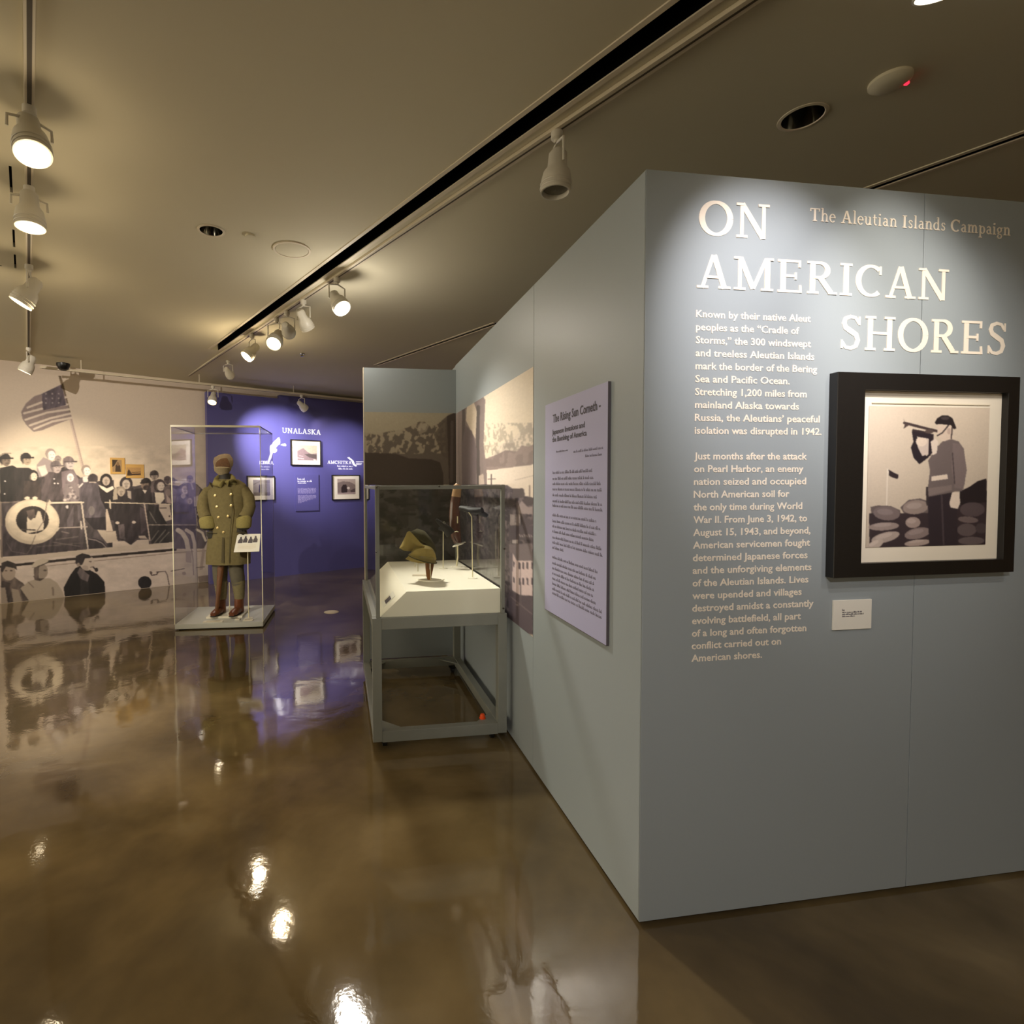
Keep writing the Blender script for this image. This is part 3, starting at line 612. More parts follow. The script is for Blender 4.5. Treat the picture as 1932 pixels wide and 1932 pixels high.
uL0, zT = u_of(1317, 604); uL1, zB = u_of(1301, 1254); uL = (uL0+uL1)/2; rows = []
for i, b_ in enumerate(body):
    if b_:
        z = zT+(zB-zT)*i/27; y = 604+(1254-604)*i/27; rows.append((b_[0], uL, u_of(b_[1], y)[0], z, .0335))
sans_lines('paragraph_lettering', FRONT, rows, 'letters', core)['label'] = 'two paragraphs of small cream sans-serif text'

# ---- big black frame with bugler print
def rect(fr, TL, BR, v=0):
    u0, z1 = fr.hit(*TL, v); u1, z0 = fr.hit(*BR, v); return u0, u1, z0, z1
def frame_thing(nm, label, cat, fr, u0, u1, z0, z1, bw, depth, matw, paint=None, fm='frameblack', mm='mattboard', nu=60, nz=50, group=None, pr=None, inner=None):
    t = thing(nm, label, cat, fr.mat() @ T((u0+u1)/2, 0, z0), group); off = T(-(u0+u1)/2, 0, -z0)
    out = [(u0, z0), (u1, z0), (u1, z1), (u0, z1)]; a0, a1, c0_, c1_ = inner or (u0+bw, u1-bw, z0+bw, z1-bw); i_ = [(a0, c0_), (a1, c0_), (a1, c1_), (a0, c1_)]
    mb = MB(); vs = [(x, -depth, z) for x, z in out]+[(x, -depth, z) for x, z in i_]+[(x, -.001, z) for x, z in out]+[(x, -.008, z) for x, z in i_]
    fs = []
    for k in range(4):
        n = (k+1) % 4; fs += [(k, n, n+4, k+4), (k, k+8, n+8, n), (k+4, n+4, n+12, k+12)]
    mb.add(vs, fs).build('frame', fm, t, mw=off, bevel=.0015)
    MB().box(a0-.002, a1+.002, -.012, -.004, c0_-.002, c1_+.002).build('mat_board', mm, t, mw=off)
    if pr is None: pr = (u0+bw+matw, u1-bw-matw, z0+bw+matw, z1-bw-matw)
    if paint: print_mesh('print', fr, *pr, nu, nz, paint, t, v=-.0135, m='print_g')
    return t, off
u0, u1, z0, z1 = rect(FRONT, (1583, 710), (1910, 1091), -.03)
ia = FRONT.hit(1629, 745, -.02); ib = FRONT.hit(1884, 1066, -.02)
v_in = FRONT.hit(1628, 744, -.02); 
def cmap(ox, oy, k): return lambda x, y: (ox+x/k, oy+y/k)
cb = cmap(1560, 690, 3.645)
pa = FRONT.hit(*cb(300, 310), -.014); pb = FRONT.hit(*cb(1088, 1272), -.014)
def bugler(X, Y, U, Z):
    p = Pic(X, Y, (214, 198, 178)).map(1560, 690, 3.645)
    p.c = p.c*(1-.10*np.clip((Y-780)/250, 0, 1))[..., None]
    D = (52, 42, 46); G = (112, 100, 98); LG = (176, 158, 146); SK = (226, 208, 190)
    p.line([(422, 745), (410, 995)], 7, (228, 216, 200)); p.poly([(428, 750), (470, 775), (495, 785), (490, 815), (455, 805), (428, 790)], D)
    p.poly([(915, 905), (980, 875), (1040, 835), (1100, 818), (1100, 1000), (915, 1000)], (38, 32, 36))
    for b in (((300, 1005), (350, 995), (440, 1000), (505, 1030), (505, 1090), (400, 1110), (310, 1110)), ((505, 1010), (560, 960), (640, 950), (700, 970), (700, 1060), (540, 1070))):
        p.poly(list(b), (104, 92, 90))
    p.poly([(290, 1050), (720, 1050), (720, 1285), (290, 1285)], (58, 48, 52))
    for cx, cy, rx, ry, c, r in ((410, 1050, 92, 48, (120, 106, 104), .1), (390, 1140, 105, 28, (150, 134, 128), -.05), (400, 1215, 100, 34, (172, 156, 146), -.25), (610, 1010, 88, 48, (150, 134, 126), -.1),
                              (590, 1115, 52, 38, (160, 142, 134), 0), (620, 1190, 90, 38, (136, 120, 116), -.2), (620, 1255, 90, 22, (170, 152, 142), -.1), (330, 1265, 60, 30, (186, 170, 158), -.5)):
        p.ell(cx, cy, rx, ry, c, rot=r); p.ell(cx-10, cy-10, rx*.6, ry*.45, tuple(min(255, v+26) for v in c), .6, rot=r)
    p.poly([(890, 1000), (1100, 980), (1100, 1285), (890, 1285)], (56, 46, 50))
    for cx, cy, rx, ry, c, r in ((1000, 1030, 85, 50, (86, 74, 76), 0), (970, 1100, 70, 22, (110, 96, 94), .1), (960, 1170, 66, 44, (96, 84, 84), 0), (1060, 1160, 40, 36, (74, 64, 66), 0), (990, 1245, 90, 28, (100, 88, 88), 0)):
        p.ell(cx, cy, rx, ry, c, rot=r)
    # soldier
    p.poly([(690, 900), (860, 890), (890, 1000), (900, 1290), (700, 1290), (695, 1000)], (50, 42, 48)); p.line([(790, 930), (800, 1270)], 12, (74, 64, 68)); p.poly([(682, 870), (700, 870), (700, 1000), (684, 1000)], (60, 52, 54))
    p.poly([(760, 600), (800, 560), (860, 545), (910, 560), (945, 610), (962, 740), (950, 850), (930, 905), (880, 905), (868, 910), (700, 940), (695, 880), (712, 760), (700, 690)], G)
    p.poly([(870, 570), (925, 580), (950, 650), (965, 760), (940, 890), (880, 880), (860, 740)], (124, 110, 108)); p.line([(868, 640), (880, 850)], 8, (80, 70, 72))
    p.poly([(700, 935), (860, 895), (862, 860), (700, 880)], (130, 116, 112)); p.poly([(722, 800), (830, 785), (835, 818), (722, 832)], SK)
    p.poly([(862, 910), (910, 910), (918, 980), (900, 1025), (850, 1015), (842, 985)], SK)
    p.poly([(770, 590), (700, 670), (640, 715), (600, 670), (582, 600), (600, 560), (590, 490), (620, 495), (640, 620), (690, 660), (750, 600)], (44, 38, 44))
    p.poly([(620, 540), (700, 520), (710, 640), (660, 660), (630, 600)], (206, 190, 178)); p.ell(655, 560, 38, 32, SK)
    p.poly([(590, 480), (740, 510), (738, 560), (715, 660), (700, 660), (706, 540), (600, 520)], (48, 40, 46))
    p.poly([(718, 560), (750, 540), (770, 560), (760, 640), (730, 655)], (224, 208, 192))
    p.line([(540, 430), (690, 470), (770, 490)], 18, (70, 58, 58)); p.poly([(534, 400), (545, 430), (580, 440), (545, 462), (532, 470), (542, 440)], (80, 66, 64)); p.line([(600, 480), (700, 500)], 14, (60, 50, 52)); p.ell(710, 490, 30, 14, (90, 76, 72))
    p.poly([(765, 450), (860, 450), (868, 540), (810, 560), (780, 540), (765, 500)], (216, 196, 178)); p.ell(845, 490, 14, 22, (190, 168, 154)); p.line([(850, 440), (800, 500), (765, 520)], 8, (50, 42, 44)); p.line([(870, 450), (860, 540)], 10, (90, 78, 76))
    p.poly([(748, 430), (765, 400), (800, 380), (840, 382), (870, 400), (885, 440), (896, 470), (880, 478), (860, 450), (790, 440), (760, 442)], (44, 38, 40)); p.ell(820, 400, 28, 12, (84, 74, 74), .7)
    p.grain(.04, 1.3, 5); return p.blur(2).c
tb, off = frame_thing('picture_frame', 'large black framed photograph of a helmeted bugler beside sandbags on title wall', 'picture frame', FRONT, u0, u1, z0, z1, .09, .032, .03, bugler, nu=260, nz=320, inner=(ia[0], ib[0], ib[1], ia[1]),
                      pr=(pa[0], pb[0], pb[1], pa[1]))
# bevelled mat window line
uu0, zz1 = FRONT.hit(*cb(318, 300), -.014); 
MB().box(uu0, pb[0], -.0150, -.0135, zz1+.004, zz1+.007).build('mat_bevel', 'flange', tb, mw=off)
bpy.data.objects[tb.name]
u0, u1, z0, z1 = rect(FRONT, (1568, 1141), (1638, 1194))
t = thing('caption_card', 'small white caption card under the black framed photograph', 'label', FRONT.mat() @ T(u0, 0, z0))
MB().box(0, u1-u0, -.006, -.0005, 0, z1-z0).build('card', 'paper', t, bevel=.0006)
cf = Frame(FRONT.w(u0, 0, 0)[:2], dB, -.006)
fake_lines('caption_text', cf, [(.035, .045, z0+.068, .006), (.035, .115, z0+.060, .005), (.035, .122, z0+.053, .005), (.035, .085, z0+.046, .005)], 'ink', t)

# ---- side text panel
u0, zz_ = SIDE.hit(1035, 766); u1, _ = SIDE.hit(1155, 723); z1 = 1.875; z0 = .896
t = thing('text_panel', 'lavender grey text panel headed The Rising Sun Cometh on side wall', 'text panel', SIDE.mat() @ T(u0, 0, z0))
MB().box(0, u1-u0, -.011, -.001, 0, z1-z0).build('board', 'panel_lav', t, bevel=.0008)
MB().box(u1-u0, u1-u0+.002, -.011, -.001, 0, z1-z0).box(0, u1-u0, -.011, -.001, -.002, 0).build('board_edge', 'panel_edge', t)
PF = Frame(SIDE.w(0, 0, 0)[:2], SIDE.x, -.011)
def pp(x, y): return PF.hit(1010+x/3.576, 700+y/3.578)   # marks read on an enlarged crop
o = None
lines = []
for txt, L, R, sz in (("The Rising Sun Cometh -", (125, 355), (448, 275), .052), ("Japanese Invasions and", (120, 440), (340, 392), .033), ("the Bombing of America", (120, 490), (352, 448), .033)):
    (a, za_), (b, zb_) = pp(*L), pp(*R); lines.append((txt, a, b, (za_+zb_)/2, sz))
sans_lines('heading_text', PF, lines, 'ink', t)
rows = []
a0_, a1_ = pp(120, 700)[0], pp(455, 690)[0]; Wd = a1_-a0_
for k, (y, w) in enumerate([(705, .82), (745, .85), (780, .97), (815, 1), (855, .9), (895, 1), (925, 1), (0, 0), (990, .9), (1030, .97), (1065, .9), (1100, .87), (1140, 1), (1175, 1), (1210, .25), (0, 0),
                            (1275, .93), (1315, .9), (1350, .88), (1385, .87), (1420, .85), (1455, .9), (1490, 1), (1520, 1)]):
    if y: z = pp(120, y)[1]; rows.append((a0_, a0_+Wd*w, z, .0135))
z = pp(150, 560)[1]; rows.append((a0_+.04, a0_+.16, z, .008)); rows.append((a0_+.22, a1_, z-.012, .011)); rows.append((a1_-.14, a1_, z-.036, .011))
fake_lines('paragraph_text', PF, rows, 'ink_soft', t)

# ---- town photo print wrapping the nook corner
def town_side(X, Y, U, Z):
    p = Pic(X, Y, (212, 198, 176)).map(820, 560, 4.6)
    hill = fbm(U*9, Z*14, 3)
    # far snowy mountains
    p.poly([(430, 1480), (560, 1300), (700, 1230), (800, 1120), (870, 1090), (870, 1480)], (206, 192, 174)); 
    mk = (X > 913) & (Y > 800) & (Y < 870) & (fbm(U*26+Z*10, Z*40, 9) > .53); p.c[mk] = p.c[mk]*.80
    p.poly([(430, 1510), (430, 1420), (560, 1370), (620, 1340), (720, 1350), (760, 1300), (820, 1310), (870, 1290), (870, 1465), (700, 1490), (560, 1510)], (138, 122, 116))
    mk = (Y > 838) & (Y < 882) & (hill > .55); p.c[mk] = p.c[mk]*.9
    # rocks / dark tall streaks at the corner
    p.poly([(195, 1000), (330, 940), (430, 870), (450, 900), (430, 1290), (455, 1500), (455, 1660), (195, 1660)], (126, 112, 108))
    for x, w, c in ((205, 22, 150), (262, 26, 88), (300, 40, 128), (330, 26, 166), (388, 30, 80), (420, 22, 120), (235, 20, 134)):
        p.line([(x, 960), (x-8, 1300), (x-4, 1660)], w, (c, c*.9, c*.86))
    p.poly([(290, 930), (345, 905), (375, 1000), (360, 1240), (320, 1160), (280, 1080)], (196, 180, 160)); p.poly([(240, 1290), (275, 1120), (330, 1170), (372, 1330), (360, 1640), (240, 1640)], (104, 92, 92)); p.poly([(385, 1560), (425, 1540), (435, 1640), (385, 1640)], (176, 160, 146))
    # water, masts, houses
    p.poly([(455, 1515), (870, 1465), (870, 1780), (700, 1780), (455, 1700)], (214, 200, 184)); p.line([(700, 1600), (870, 1560)], 6, (178, 164, 152))
    p.line([(495, 1550), (495, 1660)], 10, (90, 78, 76)); p.line([(465, 1588), (530, 1588)], 7, (90, 78, 76)); p.line([(825, 1650), (825, 1780)], 10, (120, 106, 100))
    p.map(820, 880, 6.04)
    p.poly([(590, 215), (830, 225), (890, 265), (1020, 270), (1030, 350), (1125, 370), (1125, 1932), (100, 1932), (100, 215)], (82, 72, 76))
    mk = (Y > 920) & (fbm(U*30, Z*30, 12) > .52) & (p.c[..., 0] < 90); p.c[mk] = (112, 100, 102)
    mk = (Y > 920) & (fbm(U*22, Z*45, 22) > .60) & (p.c[..., 0] < 120); p.c[mk] = (58, 50, 56)
    p.poly([(890, 265), (1010, 262), (1030, 330), (1010, 370), (890, 370)], (86, 76, 76)); p.poly([(950, 470), (990, 400), (1060, 480), (1120, 470), (1120, 560), (960, 550)], (150, 136, 134)); p.poly([(990, 395), (1040, 370), (1125, 375), (1125, 440), (1060, 470)], (78, 68, 70))
    for k in range(7): p.line([(865+k*17, 560), (865+k*17, 680)], 8, (176, 162, 158))
    p.poly([(840, 690), (1125, 690), (1125, 850), (840, 850)], (84, 74, 80)); 
    for k in range(6): p.line([(965+k*26, 790+(k % 2)*10), (975+k*26, 815)], 12, (158, 146, 144))
    p.poly([(880, 850), (945, 845), (945, 890), (880, 890)], (178, 166, 164))
    p.poly([(840, 900), (1115, 890), (1112, 1090), (920, 1080), (880, 990), (850, 1010)], (122, 110, 114))
    p.poly([(885, 1000), (930, 1085), (1110, 1090), (1108, 1490), (970, 1480), (870, 1420)], (212, 190, 190)); p.poly([(840, 1000), (885, 1000), (870, 1430), (850, 1430)], (110, 98, 106))
    for x in (885, 950, 990, 1040, 1092):
        for y in (1105, 1285):
            if x == 885: p.poly([(x, y-20), (x+18, y), (x+16, y+60), (x, y+40)], (92, 80, 88))
            else: p.poly([(x, y), (x+20, y), (x+20, y+80), (x, y+75)], (84, 72, 80))
    p.poly([(830, 1430), (970, 1480), (1108, 1500), (1100, 1932), (830, 1760)], (92, 80, 88)); p.line([(860, 1500), (1100, 1700)], 14, (120, 106, 110)); p.line([(970, 1180), (968, 1600)], 9, (104, 92, 96)); p.ell(930, 1590, 18, 10, (150, 136, 134))
    p.grain(.05, 1.5, 4); return p.blur(2).c
def town_nook(X, Y, U, Z):
    p = Pic(X, Y, (168, 158, 136)).map(680, 680, 3.576)
    p.poly([(30, 480), (110, 500), (180, 480), (260, 470), (330, 450), (400, 415), (440, 415), (480, 450), (530, 430), (600, 370), (660, 350), (660, 840), (30, 840)], (104, 94, 84))
    n = fbm(X/7+Y/16, Y/9-X/18, 31); ridge = (X < 842) & (Y > 798) & (Y < 856) & (n > .50) & (p.c[..., 0] < 120); p.c[ridge] = (164, 152, 132)
    p.poly([(390, 440), (420, 412), (470, 440), (450, 480), (400, 500)], (176, 164, 144), .6); p.poly([(500, 500), (570, 410), (640, 380), (650, 700), (560, 650)], (96, 86, 76), .8)
    p.poly([(30, 618), (240, 628), (330, 660), (480, 668), (540, 690), (560, 760), (560, 850), (30, 850)], (70, 60, 52))
    p.poly([(590, 380), (660, 345), (660, 850), (600, 850)], (72, 62, 56)); p.line([(625, 420), (615, 820)], 20, (92, 82, 76))
    q = Y > 917; p.c[q] = (64, 60, 58)
    mk = q & (fbm(U*16, Z*16, 41) > .54); p.c[mk] = (84, 80, 78)
    mk = q & (fbm(U*11, Z*24, 43) > .60); p.c[mk] = (46, 44, 42)
    for x, y, w, h in ((745, 1015, 30, 16), (700, 1030, 22, 18), (880, 985, 40, 12)): p.poly([(x, y), (x+w, y-3), (x+w, y+h), (x, y+h)], (106, 100, 96), raw=True)
    p.grain(.05, 1.5, 6); return p.blur(2).c
s_edge = -SIDE.hit(1009.6, 700)[0]
o = print_mesh('town_mural', SIDE, -2.818, -s_edge, .705, 2.10, 200, 520, town_side, v=-.0015)
tag(o, 'sepia mural of an old harbour town with white houses on side wall', 'mural')
o = print_mesh('mountain_mural', NK, xl+.004, -.003, .705, 2.105, 230, 400, town_nook, v=-.0015)
tag(o, 'sepia mural of snowy mountains on the nook wall behind the case', 'mural')

# ================================================================== SHIP MURAL
def ship(X, Y, U, Z):
    p = Pic(X, Y, (206, 190, 172)); D = (58, 50, 50); DD = (38, 32, 32); G = (98, 88, 88); HULL = (202, 186, 174)
    r1 = (0, 820, 6.035); r2 = (150, 840, 6.664); r0 = (0, 640, 3.714)
    # flag and staff
    p.map(*r0); p.line([(425, 215), (455, 330), (500, 520)], 17, (92, 76, 56)); p.line([(500, 520), (580, 860)], 22, (188, 168, 158)); p.line([(505, 530), (585, 860)], 5, (150, 132, 126)); p.ell(428, 218, 16, 10, (60, 48, 40))
    fl_ = [(440, 290), (350, 340), (250, 370), (190, 420), (155, 480), (165, 530), (190, 570), (240, 620), (300, 610), (400, 570), (510, 530), (480, 420)]
    p.poly(fl_, (136, 120, 116))
    for k, (a, b) in enumerate((((200, 450), (470, 380)), ((175, 490), (480, 430)), ((185, 535), (490, 465)), ((215, 575), (500, 495)), ((245, 600), (505, 525)))):
        mid = ((a[0]+b[0])/2, (a[1]+b[1])/2-14+6*(k % 2)); p.line([a, mid, b], 15, (206, 190, 176))
    p.poly([(440, 290), (300, 355), (310, 470), (470, 435)], (84, 74, 82)); 
    for k in range(9): p.ell(330+(k % 3)*45, 355+(k//3)*32, 6, 6, (150, 138, 140))
    # deck clutter (tarps) behind people
    p.map(*r1); p.poly([(0, 330), (60, 330), (400, 400), (520, 420), (640, 380), (760, 300), (880, 420), (1000, 500), (1300, 480), (1300, 1270), (0, 1340)], (64, 56, 58))
    p.map(*r2); p.poly([(20, 420), (150, 400), (260, 460), (340, 560), (440, 500), (560, 460), (700, 480), (860, 440), (960, 400), (1100, 460), (1250, 480), (1350, 440), (1480, 460), (1580, 560), (1620, 1000), (1180, 1210), (0, 1270)], (74, 66, 68))
    p.map(*r1)
    for a, b, w, c in (((700, 1060), (780, 1080), 14, 110), ((640, 1150), (880, 1120), 16, 92), ((420, 1230), (960, 1190), 16, 84), ((600, 1180), (900, 1230), 10, 104), ((70, 1180), (130, 1280), 8, 96), ((130, 1280), (300, 1310), 8, 96), ((300, 1310), (400, 1180), 8, 100)):
        p.line([a, b], w, (c, c*.9, c*.88))
    def person(m, hx, hy, r, face, hair, bodypts=None, body=D, hat=0, hood=0, look=0):
        p.map(*m); 
        if bodypts: p.poly(bodypts, body)
        if hood: p.ell(hx, hy, r*1.35, r*1.5, hair)
        p.ell(hx, hy-r*.25, r*1.12, r*1.15, hair); p.ell(hx+look*r*.25, hy+r*.15, r*.85, r*1.02, face)
        sh = tuple(v*.62 for v in face)
        p.ell(hx-r*.28+look*r*.35, hy, r*.17, r*.10, sh, .8); p.ell(hx+r*.36+look*r*.35, hy, r*.17, r*.10, sh, .8); p.line([(hx+look*r*.4-r*.18, hy+r*.62), (hx+look*r*.4+r*.26, hy+r*.60)], r*.14, sh, .8)
        p.ell(hx-look*r*.6, hy+r*.35, r*.28, r*.7, sh, .45)
        if hat: p.poly([(hx-r*1.15, hy-r*.25), (hx-r*1.0, hy-r*1.0), (hx-r*.2, hy-r*1.35), (hx+r*.8, hy-r*1.1), (hx+r*1.1, hy-r*.35)], hair); p.line([(hx+look*r*.2-r, hy-r*.30), (hx+look*r*.7+r*.9, hy-r*.35)], r*.28, tuple(v*.8 for v in hair))
    F1 = (120, 104, 92); F2 = (216, 200, 190); F3 = (188, 170, 158)
    person(r1, 60, 240, 58, (108, 94, 84), DD, [(0, 330), (150, 300), (210, 340), (280, 420), (300, 700), (0, 710)], (30, 25, 24), hat=1, look=1); p.line([(0, 195), (60, 160), (130, 165)], 14, (150, 136, 124))
    person(r1, 300, 235, 55, (164, 146, 128), DD, [(160, 330), (330, 330), (430, 390), (460, 700), (180, 700)], (38, 32, 32), hat=1, look=1)
    person(r1, 580, 185, 52, (232, 222, 216), (150, 134, 130), [(420, 300), (500, 210), (600, 260), (620, 420), (430, 440)], (150, 136, 136), look=1); p.poly([(430, 320), (520, 300), (550, 400), (480, 430)], (214, 200, 190))
    person(r1, 665, 240, 34, (150, 136, 132), (140, 126, 124))
    person(r1, 640, 330, 56, (178, 162, 160), (110, 98, 100), [(480, 470), (560, 380), (690, 380), (770, 480), (780, 700), (470, 700)], (78, 68, 70), hat=1, look=1)
    person(r1, 785, 285, 58, (196, 182, 180), (116, 102, 104), [(700, 380), (840, 350), (900, 470), (900, 640), (720, 640)], (120, 106, 110), hat=1, look=1)
    person(r1, 378, 425, 46, (212, 192, 176), DD, [(280, 480), (430, 470), (470, 560), (460, 700), (260, 700)], (58, 48, 46), hood=1, look=1)
    person(r1, 805, 440, 46, (236, 226, 226), (130, 118, 122), [(740, 520), (870, 500), (930, 580), (940, 740), (720, 740)], (130, 118, 120), hood=1)
    for k in range(16):
        rr = random.Random(k); p.ell(760+rr.random()*150, 530+rr.random()*190, 10+rr.random()*14, 10+rr.random()*12, (196, 182, 180) if k % 2 else (90, 80, 84), .7)
    for x, y in ((620, 460), (625, 510), (662, 512), (60, 480), (55, 625)): p.ell(x, y, 10, 9, (222, 212, 212))
    p.ell(740, 700, 22, 14, (200, 186, 180)); p.ell(765, 780, 16, 20, (206, 196, 194))
    p.poly([(760, 930), (840, 760), (830, 1000), (760, 1010)], (96, 86, 90)); p.poly([(880, 760), (920, 760), (925, 960), (890, 960)], (86, 78, 82))
    person(r2, 85, 275, 52, (234, 222, 216), (150, 134, 126), [(0, 380), (60, 340), (120, 360), (150, 640), (0, 660)], (96, 86, 92), look=1); p.poly([(40, 350), (110, 340), (110, 420), (50, 420)], (226, 214, 208)); p.line([(0, 480), (40, 440)], 20, (220, 208, 204))
    p.map(*r2); p.poly([(20, 480), (60, 430), (150, 400), (230, 430), (270, 560), (330, 680), (330, 1030), (180, 1010), (130, 900), (60, 860), (20, 640)], (84, 76, 82)); p.ell(172, 375, 64, 60, (62, 54, 56)); p.line([(130, 420), (210, 425)], 14, (190, 174, 164))
    p.ell(150, 780, 40, 60, (122, 114, 112), .7); p.poly([(60, 870), (330, 860), (330, 1020), (180, 1015)], (44, 38, 42))
    person(r2, 338, 400, 56, (186, 170, 158), DD, [(240, 460), (430, 470), (520, 640), (500, 920), (390, 900), (330, 760), (270, 640)], (40, 34, 36), look=0, hood=1); p.poly([(235, 452), (290, 470), (345, 500), (420, 470), (440, 505), (345, 558), (270, 500)], (232, 220, 204))
    p.poly([(330, 760), (350, 760), (415, 1020), (420, 1060), (330, 1060)], (196, 178, 162)); p.poly([(220, 1020), (470, 1040), (480, 1170), (340, 1190), (260, 1090)], (186, 170, 154)); p.line([(330, 1045), (420, 1045)], 8, (150, 134, 124))
    person(r2, 590, 445, 60, (192, 176, 164), (50, 42, 44), [(420, 560), (520, 480), (680, 500), (720, 680), (880, 800), (880, 1120), (700, 1140), (640, 1215), (570, 1160), (470, 1150), (430, 900)], (50, 43, 46), hood=1)
    person(r2, 525, 545, 50, (176, 160, 146), (150, 136, 122), [(430, 600), (500, 590), (620, 600), (640, 660), (600, 1130), (480, 1120)], (42, 36, 38), hood=0); p.poly([(430, 520), (470, 480), (480, 640), (420, 650)], (170, 156, 140)); p.poly([(600, 530), (650, 540), (650, 640), (610, 620)], (170, 156, 146))
    for x, y in ((475, 935), (682, 930)): p.ell(x, y, 26, 18, (196, 180, 168))
    p.poly([(480, 960), (560, 950), (570, 1150), (500, 1130)], (88, 78, 80)); p.poly([(760, 740), (820, 760), (860, 1000), (770, 1080)], (70, 60, 64))
    person(r2, 840, 455, 58, (130, 112, 100), DD, [(680, 520), (780, 500), (900, 500), (920, 690), (680, 690)], (46, 40, 42), hat=1, look=-1); p.poly([(790, 520), (850, 530), (825, 575)], (206, 192, 180)); p.ell(845, 495, 42, 30, (50, 42, 42), .9)
    person(r2, 945, 350, 50, (158, 142, 132), (66, 56, 56), [(900, 420), (990, 410), (1000, 560), (900, 560)], (104, 92, 92), hat=1, look=0)
    person(r2, 1010, 475, 56, (208, 192, 180), (66, 56, 58), [(930, 560), (1060, 540), (1120, 640), (1120, 900), (960, 880), (930, 700)], (58, 50, 54), look=1, hood=1); p.poly([(945, 560), (1060, 560), (1070, 640), (1020, 700), (960, 690)], (214, 200, 182)); p.poly([(1000, 710), (1130, 700), (1160, 900), (1060, 930), (1000, 830)], (190, 174, 160)); p.line([(1010, 755), (1090, 755)], 14, (110, 96, 92)); p.ell(1130, 860, 12, 12, (70, 60, 60))
    person(r2, 1110, 410, 40, (90, 78, 80), (74, 64, 66), [(1060, 500), (1130, 460), (1230, 540), (1200, 690), (1080, 690)], (112, 98, 98), hat=1)
    person(r2, 1175, 420, 34, (180, 164, 156), (120, 108, 110), look=1, hat=1); p.ell(1115, 560, 34, 44, (136, 120, 116)); p.poly([(1090, 580), (1140, 640), (1160, 700), (1100, 690)], (170, 150, 142))
    person(r2, 1330, 520, 52, (192, 176, 172), (106, 94, 102), [(1230, 620), (1380, 580), (1470, 760), (1480, 980), (1190, 960), (1200, 720)], (84, 76, 88), hood=1, look=0)
    person(r2, 1392, 400, 38, (170, 156, 150), (130, 118, 118), [(1340, 450), (1450, 440), (1520, 520), (1480, 700), (1380, 640)], (122, 110, 114), hat=1, look=0); p.line([(1405, 440), (1430, 520)], 22, (176, 164, 158))
    person(r2, 1388, 665, 38, (178, 162, 160), (110, 98, 106), hood=1); p.ell(1305, 605, 30, 34, (170, 156, 156)); p.poly([(1440, 620), (1500, 600), (1510, 740), (1440, 740)], (190, 176, 168))
    for y in (795, 840): p.ell(1495, y, 22, 14, (206, 194, 182))
    # tarp at the right
    p.poly([(860, 700), (980, 740), (1100, 960), (1150, 960), (1150, 1200), (900, 1200), (860, 980)], (48, 44, 44))
    for a, b in (((880, 800), (960, 940)), ((900, 1160), (990, 1040)), ((940, 1190), (1080, 1030)), ((1000, 1190), (1120, 1060))): p.line([a, b], 14, (104, 98, 92))
    # rails
    p.line([(320, 678), (820, 695), (1140, 710)], 13, (206, 190, 168)); p.line([(382, 650), (388, 750)], 20, (210, 194, 172)); p.line([(815, 695), (880, 1160)], 17, (184, 166, 154)); p.line([(865, 965), (1480, 972)], 9, (178, 164, 152)); p.line([(1455, 760), (1480, 980)], 12, (170, 156, 150))
    p.line([(25, 670), (60, 960), (105, 1270)], 22, (196, 182, 170)); p.line([(-60, 985), (95, 980)], 12, (196, 182, 172)); p.line([(15, 915), (22, 1005)], 20, (206, 192, 180))
    p.poly([(100, 1140), (180, 1120), (300, 1170), (350, 1250), (110, 1270)], (48, 42, 46)); p.line([(110, 1135), (200, 1150), (280, 1190), (330, 1245)], 14, (132, 120, 118)); p.poly([(340, 1190), (420, 1190), (420, 1250), (350, 1250)], (44, 38, 42))
    p.map(*r1); p.line([(540, 733), (950, 730)], 17, (212, 198, 180)); p.line([(660, 1018), (985, 1010)], 10, (176, 162, 154)); p.line([(5, 720), (15, 1340)], 22, (120, 106, 96)); p.line([(300, 715), (0, 725)], 7, (130, 116, 106))
    # deck edge and hull
    p.map(*r2); p.poly([(410, 1165), (560, 1165), (640, 1215), (720, 1155), (865, 1150), (870, 1240), (410, 1250)], (196, 180, 166)); p.poly([(740, 1100), (820, 1100), (850, 1140), (740, 1130)], (178, 162, 150))
    hp = [(-2, 1052), (60, 1045), (165, 1031), (250, 1025), (330, 1018), (402, 1012), (402, 1130), (330, 1112), (-2, 1140)]
    p.poly(hp, HULL, raw=True)
    p.map(0, 0, 1); p.line([(-2, 1049), (165, 1034), (330, 1022)], 9, (192, 176, 160)); p.line([(-2, 1061), (60, 1055), (165, 1045), (330, 1032)], 4.5, (44, 36, 32)); p.line([(60, 1063), (165, 1053), (330, 1038), (400, 1034)], 1.6, (150, 134, 122))
    # ring buoy
    p.map(*r1); p.ell(365, 945, 310, 258, (206, 190, 168)); p.ell(365, 945, 310, 258, (170, 154, 136), .25); p.ell(372, 935, 285, 232, (214, 198, 176), .8); p.ell(368, 925, 186, 158, (40, 33, 32))
    p.poly([(310, 880), (350, 900), (400, 900), (430, 820), (460, 830), (500, 980), (490, 1040), (300, 1080), (300, 980)], (196, 182, 164)); p.poly([(300, 820), (390, 800), (400, 880), (350, 930), (320, 900)], (84, 72, 68)); p.line([(400, 1080), (500, 930), (540, 700)], 10, (120, 106, 98)); p.line([(240, 1030), (400, 1040)], 14, (70, 60, 56))
    for x in (310, 400): p.ell(x, 675, 32, 18, (210, 196, 176))
    p.poly([(560, 690), (600, 740), (540, 760)], (196, 182, 164)); p.poly([(620, 1030), (680, 1020), (650, 1060)], (196, 182, 164)); p.line([(400, 1100), (340, 1250)], 8, (120, 106, 98))
